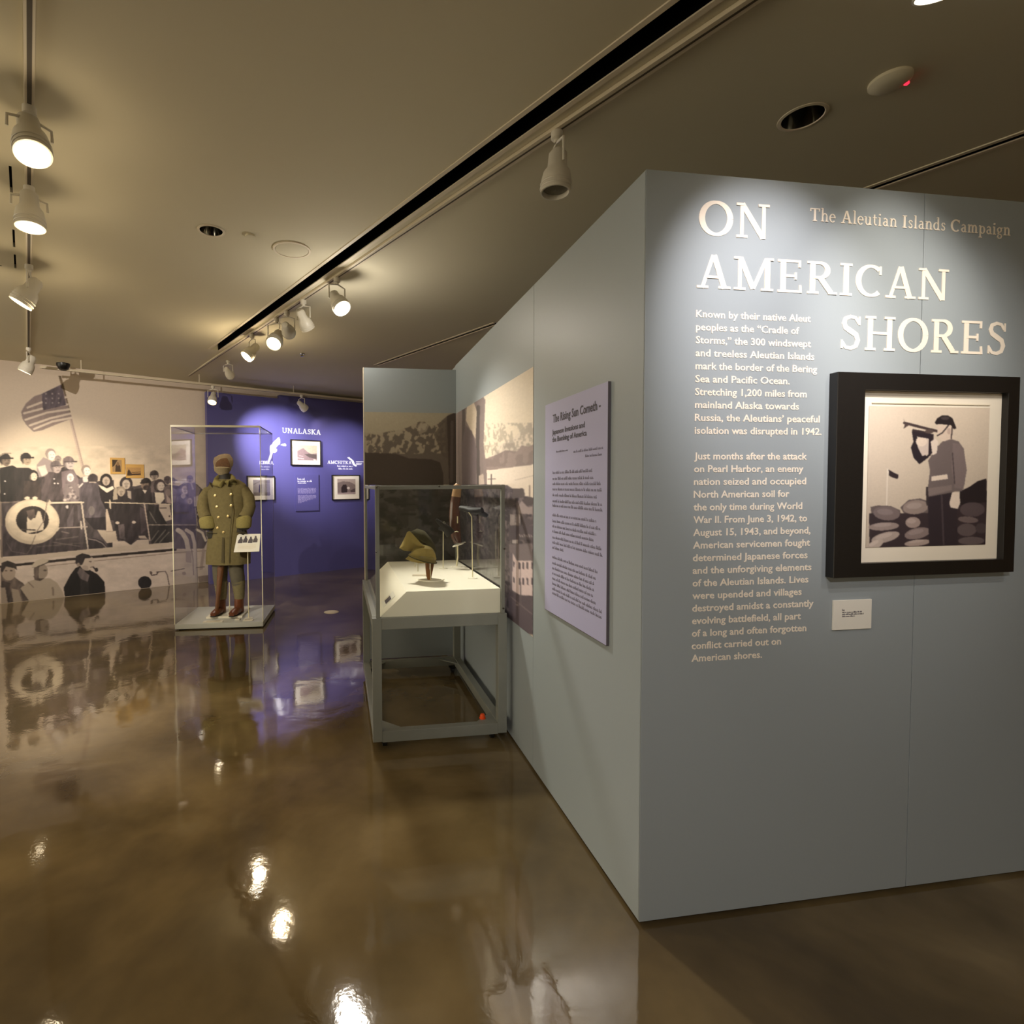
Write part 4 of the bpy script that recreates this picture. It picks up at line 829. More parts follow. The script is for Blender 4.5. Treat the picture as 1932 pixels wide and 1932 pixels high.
    # fenders
    p.map(*r2); p.poly([(1180, 1030), (1580, 1030), (1600, 1180), (1560, 1270), (1180, 1270)], (92, 84, 92))
    p.line([(1235, 1035), (1290, 1070), (1340, 1160), (1380, 1400), (1420, 1700)], 60, (202, 188, 176)); p.line([(1340, 1035), (1410, 1080), (1440, 1200), (1450, 1400), (1470, 1700)], 44, (196, 182, 172)); p.line([(1300, 1040), (1380, 1120), (1420, 1400), (1425, 1600)], 9, (120, 108, 110)); p.line([(1470, 1030), (1540, 1070), (1580, 1170)], 30, (214, 200, 184))
    p.poly([(1565, 1440), (1650, 1450), (1680, 1700), (1620, 1700)], (206, 194, 180)); 
    for y in (1500, 1560, 1620): p.ell(1635, y, 10, 14, (90, 80, 80))
    p.poly([(1540, 1270), (1570, 1290), (1540, 1530), (1500, 1540)], (170, 154, 146)); p.line([(1140, 1550), (1310, 1520)], 9, (90, 78, 76)); p.line([(1460, 1510), (1560, 1500)], 9, (80, 70, 72)); p.ell(1305, 1580, 26, 22, (160, 144, 138)); p.poly([(1330, 1300), (1400, 1300), (1400, 1450), (1330, 1440)], (150, 136, 134), .7); p.poly([(1480, 1620), (1640, 1600), (1660, 1720), (1500, 1720)], (136, 120, 112))
    p.line([(960, 1560), (1070, 1550), (1095, 1600), (1120, 1740)], 12, (100, 88, 84)); p.line([(880, 1555), (900, 1600), (960, 1590), (980, 1560)], 14, (78, 66, 64)); p.ell(890, 1570, 16, 18, (84, 72, 70)); p.poly([(1000, 1750), (1150, 1730), (1160, 1750), (1020, 1775)], (74, 62, 56))
    p.ell(810, 1690, 84, 80, (34, 30, 32)); p.poly([(765, 1740), (870, 1740), (880, 1790), (760, 1790)], (40, 35, 36))
    # three seamen at the bottom
    p.map(*r1); p.poly([(0, 1440), (0, 1900), (330, 1850), (300, 1700), (250, 1640), (190, 1600), (120, 1540)], (96, 84, 78)); p.ell(90, 1520, 78, 92, (160, 144, 130)); p.poly([(0, 1500), (10, 1410), (80, 1385), (170, 1420), (185, 1490), (150, 1470), (60, 1450), (20, 1520)], (50, 42, 40))
    p.ell(60, 1500, 14, 8, (80, 68, 62)); p.ell(120, 1500, 14, 8, (80, 68, 62)); p.poly([(20, 1610), (110, 1640), (100, 1690), (150, 1880), (60, 1900), (0, 1640)], (60, 52, 50)); p.poly([(0, 1690), (50, 1690), (80, 1880), (0, 1890)], (146, 132, 120)); p.poly([(120, 1700), (200, 1720), (240, 1850), (140, 1870)], (150, 136, 122)); p.poly([(210, 1680), (290, 1700), (340, 1850), (260, 1860)], (66, 58, 54))
    p.poly([(220, 1700), (330, 1620), (420, 1590), (560, 1590), (640, 1640), (700, 1740), (730, 1830), (330, 1860)], (166, 152, 136)); p.ell(455, 1510, 82, 92, (150, 136, 122)); p.poly([(380, 1460), (440, 1440), (430, 1590), (380, 1600)], (90, 78, 72)); p.poly([(345, 1450), (400, 1390), (480, 1360), (560, 1375), (530, 1410), (440, 1440), (390, 1470)], (186, 172, 154)); p.line([(390, 1470), (470, 1440), (560, 1400)], 10, (80, 70, 64)); p.poly([(370, 1560), (440, 1590), (500, 1590), (450, 1620), (390, 1610)], (84, 72, 66)); p.line([(310, 1630), (370, 1690)], 12, (120, 106, 96)); p.line([(590, 1700), (595, 1780)], 22, (130, 116, 102)); p.ell(505, 1500, 20, 10, (100, 88, 80))
    p.poly([(715, 1700), (790, 1560), (850, 1480), (930, 1440), (1010, 1500), (1100, 1550), (1180, 1640), (1190, 1800), (730, 1815)], (24, 20, 20))
    p.poly([(870, 1530), (900, 1470), (960, 1520), (1010, 1560), (990, 1640), (960, 1660), (900, 1590)], (96, 86, 86)); p.poly([(905, 1600), (1000, 1640), (1000, 1800), (900, 1800)], (40, 36, 36))
    p.ell(985, 1420, 84, 88, (196, 180, 166)); p.poly([(850, 1420), (860, 1340), (930, 1310), (1010, 1330), (1040, 1360), (960, 1370), (930, 1440), (880, 1450)], (44, 38, 38)); p.ell(885, 1440, 18, 24, (150, 134, 122)); p.ell(1020, 1405, 16, 8, (90, 78, 74)); p.line([(1020, 1470), (1060, 1465)], 8, (90, 78, 74)); p.line([(1055, 1470), (1085, 1500)], 14, (46, 38, 38)); p.ell(1090, 1500, 20, 22, (40, 34, 34)); p.ell(960, 1480, 40, 30, (150, 134, 124), .5)
    L_ = p.c.mean(-1, keepdims=True); k = np.clip((135-L_)/60, 0, 1)      # cloth folds in the dark clothing
    f = fbm(X/5.5+Y/30, Y/17, 61)[..., None]; p.c = p.c*(1-k)+p.c*k*(.62+.85*f)
    k = np.clip((L_-150)/40, 0, 1)*(Y > 835)[..., None]; f = fbm(X/16, Y/9, 63)[..., None]; p.c = p.c*(1-k)+p.c*k*(.90+.18*f)
    p.grain(.03, 1.2, 8); return p.blur(2).c
uR = MUR.hit(399.5, 900)[0]
o = print_mesh('ship_mural', MUR, -.18, uR+.12, .004, 2.985, 560, 640, ship, v=-.002)
tag(o, 'sepia wall mural of a crowd aboard a ship with life ring and flag', 'mural')

# ---- small framed prints on the mural
def small_paint(kind):
    def f(X, Y, U, Z):
        a = (U-U.min())/(U.max()-U.min()); b = (Z-Z.min())/(Z.max()-Z.min()); p = Pic(a*100, (1-b)*100, (176, 164, 146)); p.m = (0, 0, 1)
        D = (70, 60, 58)
        if kind == 'portrait': p.c[:] = (150, 122, 88); p.poly([(0, 0), (60, 0), (40, 25), (20, 50), (0, 60)], (60, 46, 34)); p.poly([(30, 100), (35, 45), (60, 30), (85, 50), (90, 100)], (66, 50, 38)); p.ell(60, 35, 14, 16, (120, 92, 64))
        if kind == 'boat': p.c[:] = (168, 130, 82); p.poly([(0, 100), (5, 50), (15, 20), (25, 50), (35, 75), (100, 72), (100, 88), (40, 92), (25, 100)], (62, 46, 36)); p.line([(35, 60), (98, 55)], 7, (90, 68, 48))
        if kind == 'hill': p.c[:] = (196, 182, 156); p.poly([(0, 40), (30, 18), (50, 42), (70, 58), (100, 50), (100, 100), (0, 100)], (146, 124, 122)); p.poly([(35, 60), (60, 55), (100, 60), (100, 90), (60, 80)], (96, 84, 80)); p.line([(0, 85), (30, 90)], 6, (196, 178, 172)); p.line([(10, 70), (28, 74)], 5, (184, 164, 160)); p.poly([(80, 92), (92, 92), (98, 100), (84, 100)], (220, 208, 190))
        if kind == 'tank': p.c[:] = (176, 158, 146); p.poly([(0, 25), (30, 15), (70, 20), (100, 40), (100, 100), (0, 100)], (128, 112, 106)); p.poly([(22, 90), (20, 60), (30, 38), (48, 36), (55, 60), (54, 88)], (52, 42, 44)); p.ell(60, 60, 8, 9, (206, 190, 180)); p.poly([(70, 75), (100, 60), (100, 85), (75, 88)], (84, 70, 70)); p.line([(0, 94), (100, 92)], 8, (170, 150, 146))
        if kind == 'door': p.c[:] = (150, 140, 140); p.poly([(30, 100), (35, 30), (65, 28), (68, 100)], (64, 56, 86)); p.poly([(0, 80), (100, 78), (100, 100), (0, 100)], (120, 108, 104)); p.line([(0, 30), (40, 10), (100, 15)], 6, (120, 110, 110))
        if kind == 'pale': p.c[:] = (196, 190, 180); p.line([(5, 90), (60, 70), (95, 40)], 3, (176, 170, 162)); p.poly([(0, 90), (50, 80), (100, 84), (100, 100), (0, 100)], (182, 176, 168))
        p.grain(.08, 3, 3); return p.blur(1).c
    return f
def small_frame(nm, label, fr, TL, BR, kind, bw=.012, depth=.025, matw=.07, fm='frameblack', mm='mattboard', cat='picture frame', pr=None, group='small framed photographs'):
    u0, u1, z0, z1 = rect(fr, TL, BR, -depth); P = None
    if pr: q = rect(fr, pr[0], pr[1], -.0135); P = (q[0], q[1], q[2], q[3])
    return frame_thing(nm, label, cat, fr, u0, u1, z0, z1, bw, depth, matw, small_paint(kind), fm, mm, 56, 56, group, P)
small_frame('picture_frame', 'small ochre-matted portrait print on the mural, upper left of the pair', MUR, (208.5, 857), (236.5, 888.5), 'portrait', .006, .014, fm='ochre', mm='ochre', pr=((212.5, 861), (230.5, 884.5)))
small_frame('picture_frame', 'small ochre-matted seascape print on the mural, lower right of the pair', MUR, (238, 870), (272.5, 896.5), 'boat', .006, .014, fm='ochre', mm='ochre', pr=((240, 876), (266.5, 892)))

# ---- blue wall contents
def tri_frame(fr, TL, BR, kind, label, pr): return small_frame('picture_frame', label, fr, TL, BR, kind, .012, .035, pr=pr, group='black framed photographs on the blue wall')
tri_frame(FBR, (550, 826), (607, 876.5), 'hill', 'black framed hillside photograph below the word UNALASKA', ((562, 837), (599, 867)))
tri_frame(FBR, (627.5, 894), (680, 941), 'tank', 'black framed photograph below the word AMCHITKA', ((637, 902), (671, 931)))
tri_frame(FBL, (467, 894), (519.5, 941), 'door', 'black framed photograph on the left blue panel, half behind the uniform case', ((478, 902), (510, 932)))
def blue_serif(fr, par, txt, L, R, top):
    (u0, z0_), (u1, z1_) = fr.hit(*L), fr.hit(*R); cap = fr.hit(*top)[1]-z0_
    return serif_text('place_lettering', fr, txt, u0, u1, (z0_+z1_)/2, cap, 'letters_white', par)
blue_serif(FBR, wbr, 'UNALASKA', (533.5, 814), (606.5, 818), (533.5, 804.5))['label'] = 'white serif capitals reading UNALASKA'
blue_serif(FBR, wbr, 'AMCHITKA', (618.5, 873), (664, 874.5), (618.5, 867))['label'] = 'white serif capitals reading AMCHITKA'
blue_serif(FBL, wbl, 'KISKA', (490, 873), (517, 873), (490, 867))['label'] = 'white serif capitals reading KISKA'
def blob(fr, par, pts, nm='island_silhouette', m='letters_white'):
    P = [fr.hit(*q) for q in pts]; bpy.context.view_layer.update()
    return MB().prism(P, -.0014, 0, 'y').build(nm, m, par, mw=par.matrix_world.inverted() @ fr.mat())
c3 = cmap(480, 770, 8.78)
blob(FBR, wbr, [c3(*q) for q in ((1545, 805), (1580, 800), (1650, 860), (1670, 915), (1710, 950), (1680, 958), (1640, 930), (1610, 860), (1570, 830))])['label'] = 'white outline of a long narrow island'
for y, x0, x1 in ((878, 1690, 1820), (905, 1690, 1790), (925, 1690, 1780)):
    blob(FBR, wbr, [c3(x0, y-6), c3(x1, y-4), c3(x1, y+5), c3(x0, y+4)], 'caption_rule')
isl = ((340, 520), (370, 500), (395, 470), (420, 455), (435, 490), (440, 540), (430, 575), (400, 590), (360, 640), (385, 655), (380, 690), (345, 720), (320, 710), (305, 740), (295, 790), (270, 840), (250, 865), (230, 850), (250, 790), (275, 720), (262, 660), (270, 600), (300, 570))
blob(FBL, wbl, [c3(*q) for q in isl])['label'] = 'white outline of a hooked island'
blob(FBR, wbr, [c3(*q) for q in ((470, 570), (520, 560), (540, 590), (530, 608), (480, 600), (440, 585))])
r_ = []
def brow(fr, L, R, h): a, z = fr.hit(*L); b, _ = fr.hit(*R); return (a, b, z, h)
fake_lines('caption_text', FBR, [brow(FBR, c3(1380, 955), c3(1640, 960), .03), brow(FBR, c3(1400, 1000), c3(1635, 1005), .03)], 'letters_white', wbr)
fake_lines('caption_text', FBL, [brow(FBL, c3(100, 950), c3(270, 950), .026), brow(FBL, c3(110, 995), c3(245, 995), .026)], 'letters_white', wbl)
u0, u1, z0, z1 = rect(FBR, (557.5, 892), (601, 961))
t = thing('text_panel', 'indigo text panel with lavender paragraphs below the hillside photograph', 'text panel', FBR.mat() @ T(u0, 0, z0))
MB().box(0, u1-u0, -.02, -.001, 0, z1-z0).build('board', 'blue', t, bevel=.001)
TF = Frame(FBR.o[:2], FBR.x, -.02)
fake_lines('heading_text', TF, [brow(TF, c3(720, 1165), c3(835, 1165), .032), brow(TF, c3(720, 1200), c3(945, 1200), .032), brow(TF, c3(725, 1228), c3(860, 1228), .022)], 'letters_white', t)
M['lavender'] = mat('lavender ink', (160, 150, 190), .7)
fake_lines('paragraph_text', TF, [brow(TF, c3(722, y), c3(x1, y), .017) for y, x1 in [(1318+15*i, 1020 if i < 5 else 1000) for i in range(6)]+[(1432+15*i, 1025-50*max(0, i-3)) for i in range(9)]], 'lavender', t)

# ================================================================== GREY DISPLAY CASE
CF = Frame((-.2515, 2.927), dB)       # front plane, left corner
CW = .777; CD_ = 1.24; BZ = .755; GT = 1.497
case = thing('display_case', 'grey steel wheeled display case with glass top in front of the nook', 'display case', CF.mat())
pw = .052
for x in (0, CW-pw):
    for y in (0, CD_-pw): MB().box(x, x+pw, y, y+pw, .055, BZ).build('leg', 'steel', case, bevel=.002)
for z0_, z1_, nm in ((.69, BZ+.002, 'top_rail'), (.05, .112, 'bottom_rail')):
    for y in (0, CD_-pw): MB().box(pw, CW-pw, y+.002, y+pw-.002, z0_, z1_).build(nm, 'steel', case, bevel=.002)
    for x in (0, CW-pw): MB().box(x+.002, x+pw-.002, pw, CD_-pw, z0_, z1_).build(nm, 'steel', case, bevel=.002)
for x, y, sx, sy in ((pw, pw, 1, 1), (CW-pw, pw, -1, 1), (pw, CD_-pw, 1, -1), (CW-pw, CD_-pw, -1, -1)):
    MB().prism([(x-sx*.01, y-sy*.01), (x+sx*.13, y-sy*.01), (x-sx*.01, y+sy*.13)], .100, .106).build('gusset', 'steel', case)
for x in (.07, CW-.07):
    for y in (.07, CD_-.07):
        cs = MB().box(x-.03, x+.03, y-.03, y+.03, .042, .05).build('caster', 'matblack', case)
        MB().lathe([(.021, -.012), (.021, .012)], 24).xf(T(x, y, .021) @ Matrix.Rotation(math.pi/2, 4, 'Y')).build('wheel', 'rubber', cs, True)
        MB().box(x-.016, x-.013, y-.01, y+.01, .015, .044).box(x+.013, x+.016, y-.01, y+.01, .015, .044).build('fork', 'chrome', cs)
# glass bonnet
gx0, gx1, gy0, gy1 = .022, CW-.012, .0, CD_-.02
def edge(mb, p, q, s):
    mb.box(min(p[0], q[0])-s, max(p[0], q[0])+s, min(p[1], q[1])-s, max(p[1], q[1])+s, min(p[2], q[2])-s, max(p[2], q[2])+s); return mb
gs = .011
for x in (gx0+gs, gx1-gs):
    for y in (gy0+gs, gy1-gs): edge(MB(), (x, y, BZ+gs), (x, y, GT-gs), gs).build('corner_post', 'steel', case, bevel=.002)
for y in (gy0+gs, gy1-gs): edge(MB(), (gx0+3*gs, y, GT-gs-.002), (gx1-3*gs, y, GT-gs-.002), gs*.95).build('glazing_bar', 'steel', case, bevel=.002)
for x in (gx0+gs, gx1-gs): edge(MB(), (x, gy0+3*gs, GT-gs-.002), (x, gy1-3*gs, GT-gs-.002), gs*.95).build('glazing_bar', 'steel', case, bevel=.002)
for a in ((gx0+.02, gx1-.02, gy0+.008, gy0+.012), (gx0+.02, gx1-.02, gy1-.012, gy1-.008), (gx0+.008, gx0+.012, gy0+.02, gy1-.02), (gx1-.012, gx1-.008, gy0+.02, gy1-.02)):
    MB().box(*a, BZ+.003, GT-.02).build('glass_pane', 'glass', case)
MB().box(gx0+.004, gx1-.004, gy0+.004, gy1-.004, GT-.001, GT+.003).build('glass_top', 'glass', case)
for x, z in ((gx0+.004, 1.13), (gx1-.004, 1.13), (gx0+.01, GT-.01), (gx1-.01, BZ+.03), (gx0+.36, GT-.008)):
    MB().lathe([(.005, -.003), (.005, .003), (.001, .005)], 12).xf(T(x, gy0-.002, z) @ Matrix.Rotation(math.pi/2, 4, 'X')).build('screw', 'chrome', case, True)
# white deck with a reading slope on its left
DZ = .898; ux0, ux1 = gx0+.022, gx1-.022
d_ = thing('case_deck', 'white platform with sloping left reading rail inside the grey display case', 'platform', CF.mat() @ T(0, 0, BZ))
sl = .152
MB().prism([(ux0, .002), (ux1, .002), (ux1, DZ-BZ), (ux0+sl, DZ-BZ)], .016, CD_-.045, 'y').build('platform', 'deck', d_, bevel=.0015)
# label on the slope
ls = math.atan2(DZ-BZ, sl)
lab = thing('caption_card', 'small grey caption strip on the white sloping reading rail', 'label', CF.mat() @ T(ux0+sl*.42, .16, BZ+(DZ-BZ)*.42) @ Matrix.Rotation(-ls, 4, 'Y') @ T(0, 0, .0015))
MB().box(-.045, .05, -.03, .11, 0, .002).build('card', 'paper', lab)
MB().box(-.022, .022, -.018, .07, .002, .0028).build('photo', 'panel_edge', lab); MB().box(-.022, .022, .074, .098, .002, .0028).build('text_block', 'flange', lab)
# orange cap lying on the front right gusset
g = CF.w(CW-.12, .095, 0)
t = thing('orange_cap', 'small orange plastic cap on the lower right corner plate of the case', 'cap', (g[0], g[1], .106))
MB().lathe([(.014, 0), (.016, .012), (.012, .026), (.001, .028)], 16).build('body', 'orange', t, True)
MB().lathe([(.019, 0), (.019, .005)], 8).build('flange', 'orange', t)

# ---- helmet with neck cloth on its stand
def on_deck(px, py): p = at(px, py, DZ); return p
hb = on_deck(806, 1096); hb = np.array([hb[0], hb[1]+.0, DZ])
sc = hb[1]/F_      # metres per pixel at that distance
t = thing('field_helmet', 'olive army helmet with canvas neck flaps and leather chin strap on stand', 'helmet', T(*hb))
def hp_(px, py, dy=0): p = at_depth(px, py, hb[1]+dy); return Vector((p[0]-hb[0], p[1]-hb[1], p[2]-hb[2]))
hc = hp_(797, 1050)
mb = MB(); prof = []
n = 14
dome = []
for i in range(n+1):
    a = math.pi/2*i/n; dome.append((.104*math.cos(a)**.9 if i < n else .001, .100*math.sin(a)))
mb.lathe([(.122, -.022), (.116, -.010)]+[(r, z) for r, z in dome], 36, cap=False)
mb.lathe([(.118, -.024), (.098, -.002), (.08, .03)], 36, cap=False)
tilt = Matrix.Translation(hc) @ Matrix.Rotation(math.radians(16), 4, 'Y') @ Matrix.Diagonal((.76, .9, .74, 1))
mb.build('shell', 'helmet', t, True, mw=tilt)
MB().lathe([(.124, -.024), (.126, -.020), (.122, -.016)], 36, cap=False).build('rim', 'cloth_dk', t, True, mw=tilt)
def sheet(pts, th, name, m, bulge=0.0):
    """cloth flap: fan over an outline in the view plane with thickness and a soft bulge"""
    c = sum(pts, Vector())/len(pts); c = c+Vector((0, -bulge, 0)); k = len(pts); b = Vector((0, th, 0))
    mid = [p.lerp(c, .5)+Vector((0, -bulge*.6, 0)) for p in pts]
    vs = pts+mid+[c]+[p+b for p in pts]+[p+b for p in mid]+[c+b]; fs = []
    for i in range(k):
        j = (i+1) % k; fs += [(i, j, k+j, k+i), (k+i, k+j, 2*k), (2*k+1+i, 3*k+1+i, 3*k+1+j, 2*k+1+j), (3*k+1+i, 4*k+1, 3*k+1+j), (i, 2*k+1+i, 2*k+1+j, j)]
    return MB().add([tuple(p) for p in vs], fs).build(name, m, t, True)
fm_ = lambda x, y, d=0: hp_(740+x/9.2, 900+y/9.2, d)
sheet([fm_(115, 1230), fm_(170, 1130), fm_(215, 1040, -.01), fm_(250, 960, -.02), fm_(295, 935, -.02), fm_(345, 985, -.03), (fm_(420, 1070, -.05)), fm_(480, 1140, -.06), fm_(560, 1210, -.08), fm_(500, 1290), fm_(400, 1290), fm_(300, 1290), fm_(200, 1280)], .006, 'neck_flap', 'cloth', .012)
sheet([fm_(310, 950, .03), fm_(430, 895, .04), fm_(560, 940, .05), (fm_(660, 1060, .05)), fm_(730, 1180, .04), fm_(760, 1300, .03), fm_(700, 1400, .02), fm_(600, 1200, .02), (fm_(480, 1140, .01)), fm_(400, 1060, .01)], .006, 'crown_net', 'cloth_dk', .02)
sheet([fm_(215, 1420, -.02), fm_(320, 1330, -.06), fm_(380, 1270, -.09), fm_(520, 1230, -.11), fm_(680, 1260, -.1), fm_(740, 1340, -.06), fm_(760, 1430, -.02), fm_(690, 1490, -.02), fm_(480, 1500, -.05), fm_(330, 1470, -.04)], .006, 'side_flap', 'cloth', .03)
for a_, b_, w in (((600, 1490), (598, 1640), 12), ((598, 1640), (625, 1800), 13)):
    pass
MB().loft([(fm_(600, 1470), .014, .004), (fm_(602, 1600), .013, .004), (fm_(612, 1720), .012, .004), (fm_(628, 1800), .009, .003)], 10).build('chin_strap', 'leather', t, True)
MB().loft([(fm_(695, 1480, .02), .010, .003), (fm_(670, 1600, .02), .010, .003), (fm_(645, 1720, .01), .009, .003), (fm_(632, 1800), .008, .003)], 10).build('chin_strap', 'leather', t, True)
for x, y0_, y1_, dd in ((435, 1480, 1640, .06), (650, 1490, 1830, .0), (385, 1480, 1560, .1)):
    MB().tube([fm_(x, y0_, dd), fm_(x, y1_, dd)], .0025, 8).build('stand_rod', 'rod', t, True)
MB().lathe([(.085, .0005), (.085, .006), (.001, .006)], 36).build('stand_disc', 'deck', t, True, mw=T(.02, .045, 0))
MB().box(-.05, .05, -.03, .03, .0005, .004).build('caption_card', 'flange', t, mw=T(-.05, .20, 0))

# ---- tall brown lacquered sheath on a stand
sb = on_deck(861, 1070)
t = thing('lacquered_sheath', 'tall curved brown lacquered sheath with tan tip upright on white stand', 'sheath', T(*sb))
q_ = lambda x, y, d=0: Vector(at_depth(740+x/9.2, 900+y/9.2, sb[1]+d))-Vector(sb)
MB().loft([(q_(1130, 1150), .030, .020), (q_(1105, 1050), .037, .024), (q_(1085, 900), .040, .026), (q_(1080, 700), .040, .026), (q_(1085, 560), .039, .025), (q_(1095, 440), .037, .024), (q_(1110, 350), .034, .022)], 24).build('body', 'lacquer', t, True)
MB().loft([(q_(1110, 350), .0345, .0225), (q_(1125, 250), .032, .021), (q_(1140, 160), .030, .020), (q_(1150, 130), .018, .014)], 24).build('tip', 'lacquer_t', t, True)
MB().loft([(q_(1150, 1170), .05, .028), (q_(1155, 1185), .052, .03)], 24).build('rest_plate', 'deck', t, True)
MB().tube([q_(1125, 1180), q_(1128, 1400), q_(1105, 1560)], .006, 10).build('stand_post', 'rod', t, True)
MB().lathe([(.04, .0005), (.04, .004), (.001, .004)], 28).build('stand_foot', 'deck', t, True)
MB().tube([q_(1060, 1040, -.03), q_(1085, 1100, -.03), q_(1130, 1150, -.03), q_(1270, 1155, -.02)], .003, 8).build('cord', 'lacquer', t, True)
MB().loft([(q_(1130, 690, -.03), .004, .002), (q_(1130, 810, -.03), .004, .002)], 8).build('inlay', 'rod', t, True)
MB().loft([(q_(1080, 960, -.03), .004, .003), (q_(1110, 950, -.035), .004, .003), (q_(1140, 960, -.03), .004, .003)], 8).build('inlay', 'rod', t, True)
# ---- dark pistol on a tall rod
pb_ = on_deck(890, 1092)
t = thing('pistol', 'dark pistol held on a tall cream rod at the right of the case', 'pistol', T(*pb_))
r_ = lambda x, y, d=0: Vector(at_depth(740+x/9.2, 900+y/9.2, pb_[1]+d))-Vector(pb_)
MB().tube([r_(1382, 1745), r_(1380, 1200), r_(1378, 700), r_(1345, 650), r_(1325, 620)], .0035, 8).build('stand_rod', 'rod', t, True)
MB().lathe([(.03, .0005), (.03, .004), (.001, .004)], 24).build('stand_foot', 'deck', t, True)
MB().loft([(r_(1180, 540, .08), .020, .014), (r_(1290, 560, .05), .026, .018), (r_(1370, 590, .02), .032, .022), (r_(1480, 600, 0), .030, .022), (r_(1560, 590, -.02), .022, .018)], 14).build('barrel', 'gun', t, True)
MB().loft([(r_(1480, 590, 0), .030, .018), (r_(1540, 640, 0), .026, .018), (r_(1610, 670, 0), .022, .016), (r_(1650, 690, 0), .014, .012)], 14).build('grip', 'gun', t, True)
MB().tube([r_(1400, 610, 0), r_(1420, 670, 0), r_(1470, 680, 0), r_(1500, 640, 0)], .003, 8).build('trigger_guard', 'gun', t, True)
# ---- small curved fitting with ring on a short rod
sb2 = on_deck(835, 1073)
t = thing('binoculars', 'small dark optical instrument on a short cream rod behind the helmet', 'optical instrument', T(*sb2))
s_ = lambda x, y, d=0: Vector(at_depth(740+x/9.2, 900+y/9.2, sb2[1]+d))-Vector(sb2)
MB().tube([s_(872, 1590), s_(876, 1350), s_(882, 935), s_(850, 890), s_(840, 850)], .003, 8).build('stand_rod', 'rod', t, True)
MB().loft([(s_(760, 740), .010, .010), (s_(850, 820), .020, .018), (s_(960, 930), .034, .020), (s_(1010, 1000), .036, .02)], 14).build('tube', 'gun', t, True)
MB().loft([(s_(800, 900, .03), .010, .010), (s_(900, 930, .03), .012, .012), (s_(990, 1000, .03), .012, .010)], 12).build('tube', 'gun', t, True)
MB().tube([s_(870, 790, -.02), s_(905, 780, -.02), s_(930, 800, -.02), s_(905, 815, -.02), s_(870, 790, -.02)], .0025, 8).build('ring', 'chrome', t, True)
MB().lathe([(.03, .0005), (.03, .004), (.001, .004)], 24).build('stand_foot', 'deck', t, True)

# ================================================================== UNIFORM IN CLEAR CASE
EC = at(327.4, 1182.6, .012)
UF = Frame((EC[0], EC[1]), (math.cos(TE), -math.sin(TE)))
UW, UD = .893, .80
vt = thing('uniform_case', 'tall clear acrylic case on a low grey plinth holding the uniform', 'display case', UF.mat())
MB().box(0, UW, 0, UD, .012, .062).build('plinth', 'vit_base', vt, bevel=.002)
MB().box(.03, UW-.03, .03, UD-.03, .0, .013).build('plinth_foot', 'black', vt)
AT = 2.112; e = .004
for a in ((0, UW, 0, .006), (0, UW, UD-.006, UD), (0, .006, .006, UD-.006), (UW-.006, UW, .006, UD-.006)):
    MB().box(a[0], a[1], a[2], a[3], .063, AT-.001).build('acrylic_pane', 'acrylic', vt)
MB().box(0, UW, 0, UD, AT, AT+.006).build('acrylic_top', 'acrylic', vt)
MB().box(-.002, UW+.002, -.003, .004, AT-.008, AT+.012).build('acrylic_edge', 'acryl_edge', vt)
MB().box(-.003, .004, -.003, .004, .063, AT-.009).build('acrylic_edge', 'acryl_edge', vt)
MB().box(UW-.004, UW+.003, -.003, .004, .063, AT-.009).build('acrylic_edge', 'acryl_edge', vt)
MB().box(-.001, .004, .005, UD-.002, AT-.004, AT+.007).build('acrylic_edge', 'acryl_dark', vt)
MB().box(UW-.004, UW+.001, .005, UD-.002, AT-.004, AT+.007).build('acrylic_edge', 'acryl_dark', vt)
MB().box(0, UW, UD-.004, UD+.001, AT-.004, AT+.007).build('acrylic_edge', 'acryl_dark', vt)
MB().box(-.001, .002, UD-.003, UD, .063, AT-.005).build('acrylic_edge', 'acryl_dark', vt); MB().box(UW-.002, UW+.001, UD-.003, UD, .063, AT-.005).build('acrylic_edge', 'acryl_dark', vt)
# shoe plinth
pc = UF.w(.455, .42, .0625)
t = thing('shoe_plinth', 'small white square board under the boots in the uniform case', 'plinth', UF.mat() @ T(.45, .42, .0625))
MB().box(-.19, .19, -.22, .20, 0, .022).build('board', 'deck', t, bevel=.002)
# scabbard, mannequin ----- local frame at the feet, +x right, -y to the viewer
DPT = 5.86
def mp(px, py, d=0.0): return Vector(at_depth(px, py, DPT+d))
m0 = mp(428, 1150); base = Vector((m0.x, DPT, .0845))
mn = thing('dressed_mannequin', 'mannequin in khaki double-breasted greatcoat with fleece collar, cap and brown boots', 'mannequin', Matrix.Translation(base))
def L_(px, py, d=0.0): return mp(px, py, d)-base
s_m = DPT/F_
def R(px): return px*s_m
# coat body
rings = [((429, 1059), 41, 26), ((429, 1040), 41, 26), ((429, 1010), 37, 24), ((429, 985), 33, 22), ((429, 960), 33, 22), ((429, 940), 36, 23), ((429, 925), 39, 22), ((428, 916), 36, 19), ((426, 909), 26, 16), ((424, 904), 17, 13), ((424, 900), 13, 11)]
coat = MB().loft([(L_(*c), R(a), R(b)) for c, a, b in rings], 40)
# soft vertical folds in the skirt
vv = []
for i, p in enumerate(coat.v):
    x, y, z = p; k = max(0, min(1, (1.05-z)/.5)); g = math.atan2(y-L_(429, 1000).y, x-L_(429, 1000).x)
    f = 1+.035*k*math.sin(g*9+1)+.012*math.sin(z*40+g*3); vv.append(((x-L_(429, 1000).x)*f+L_(429, 1000).x, y*f, z))
coat.v = vv
cb_ = coat.build('coat', 'wool', mn, True)
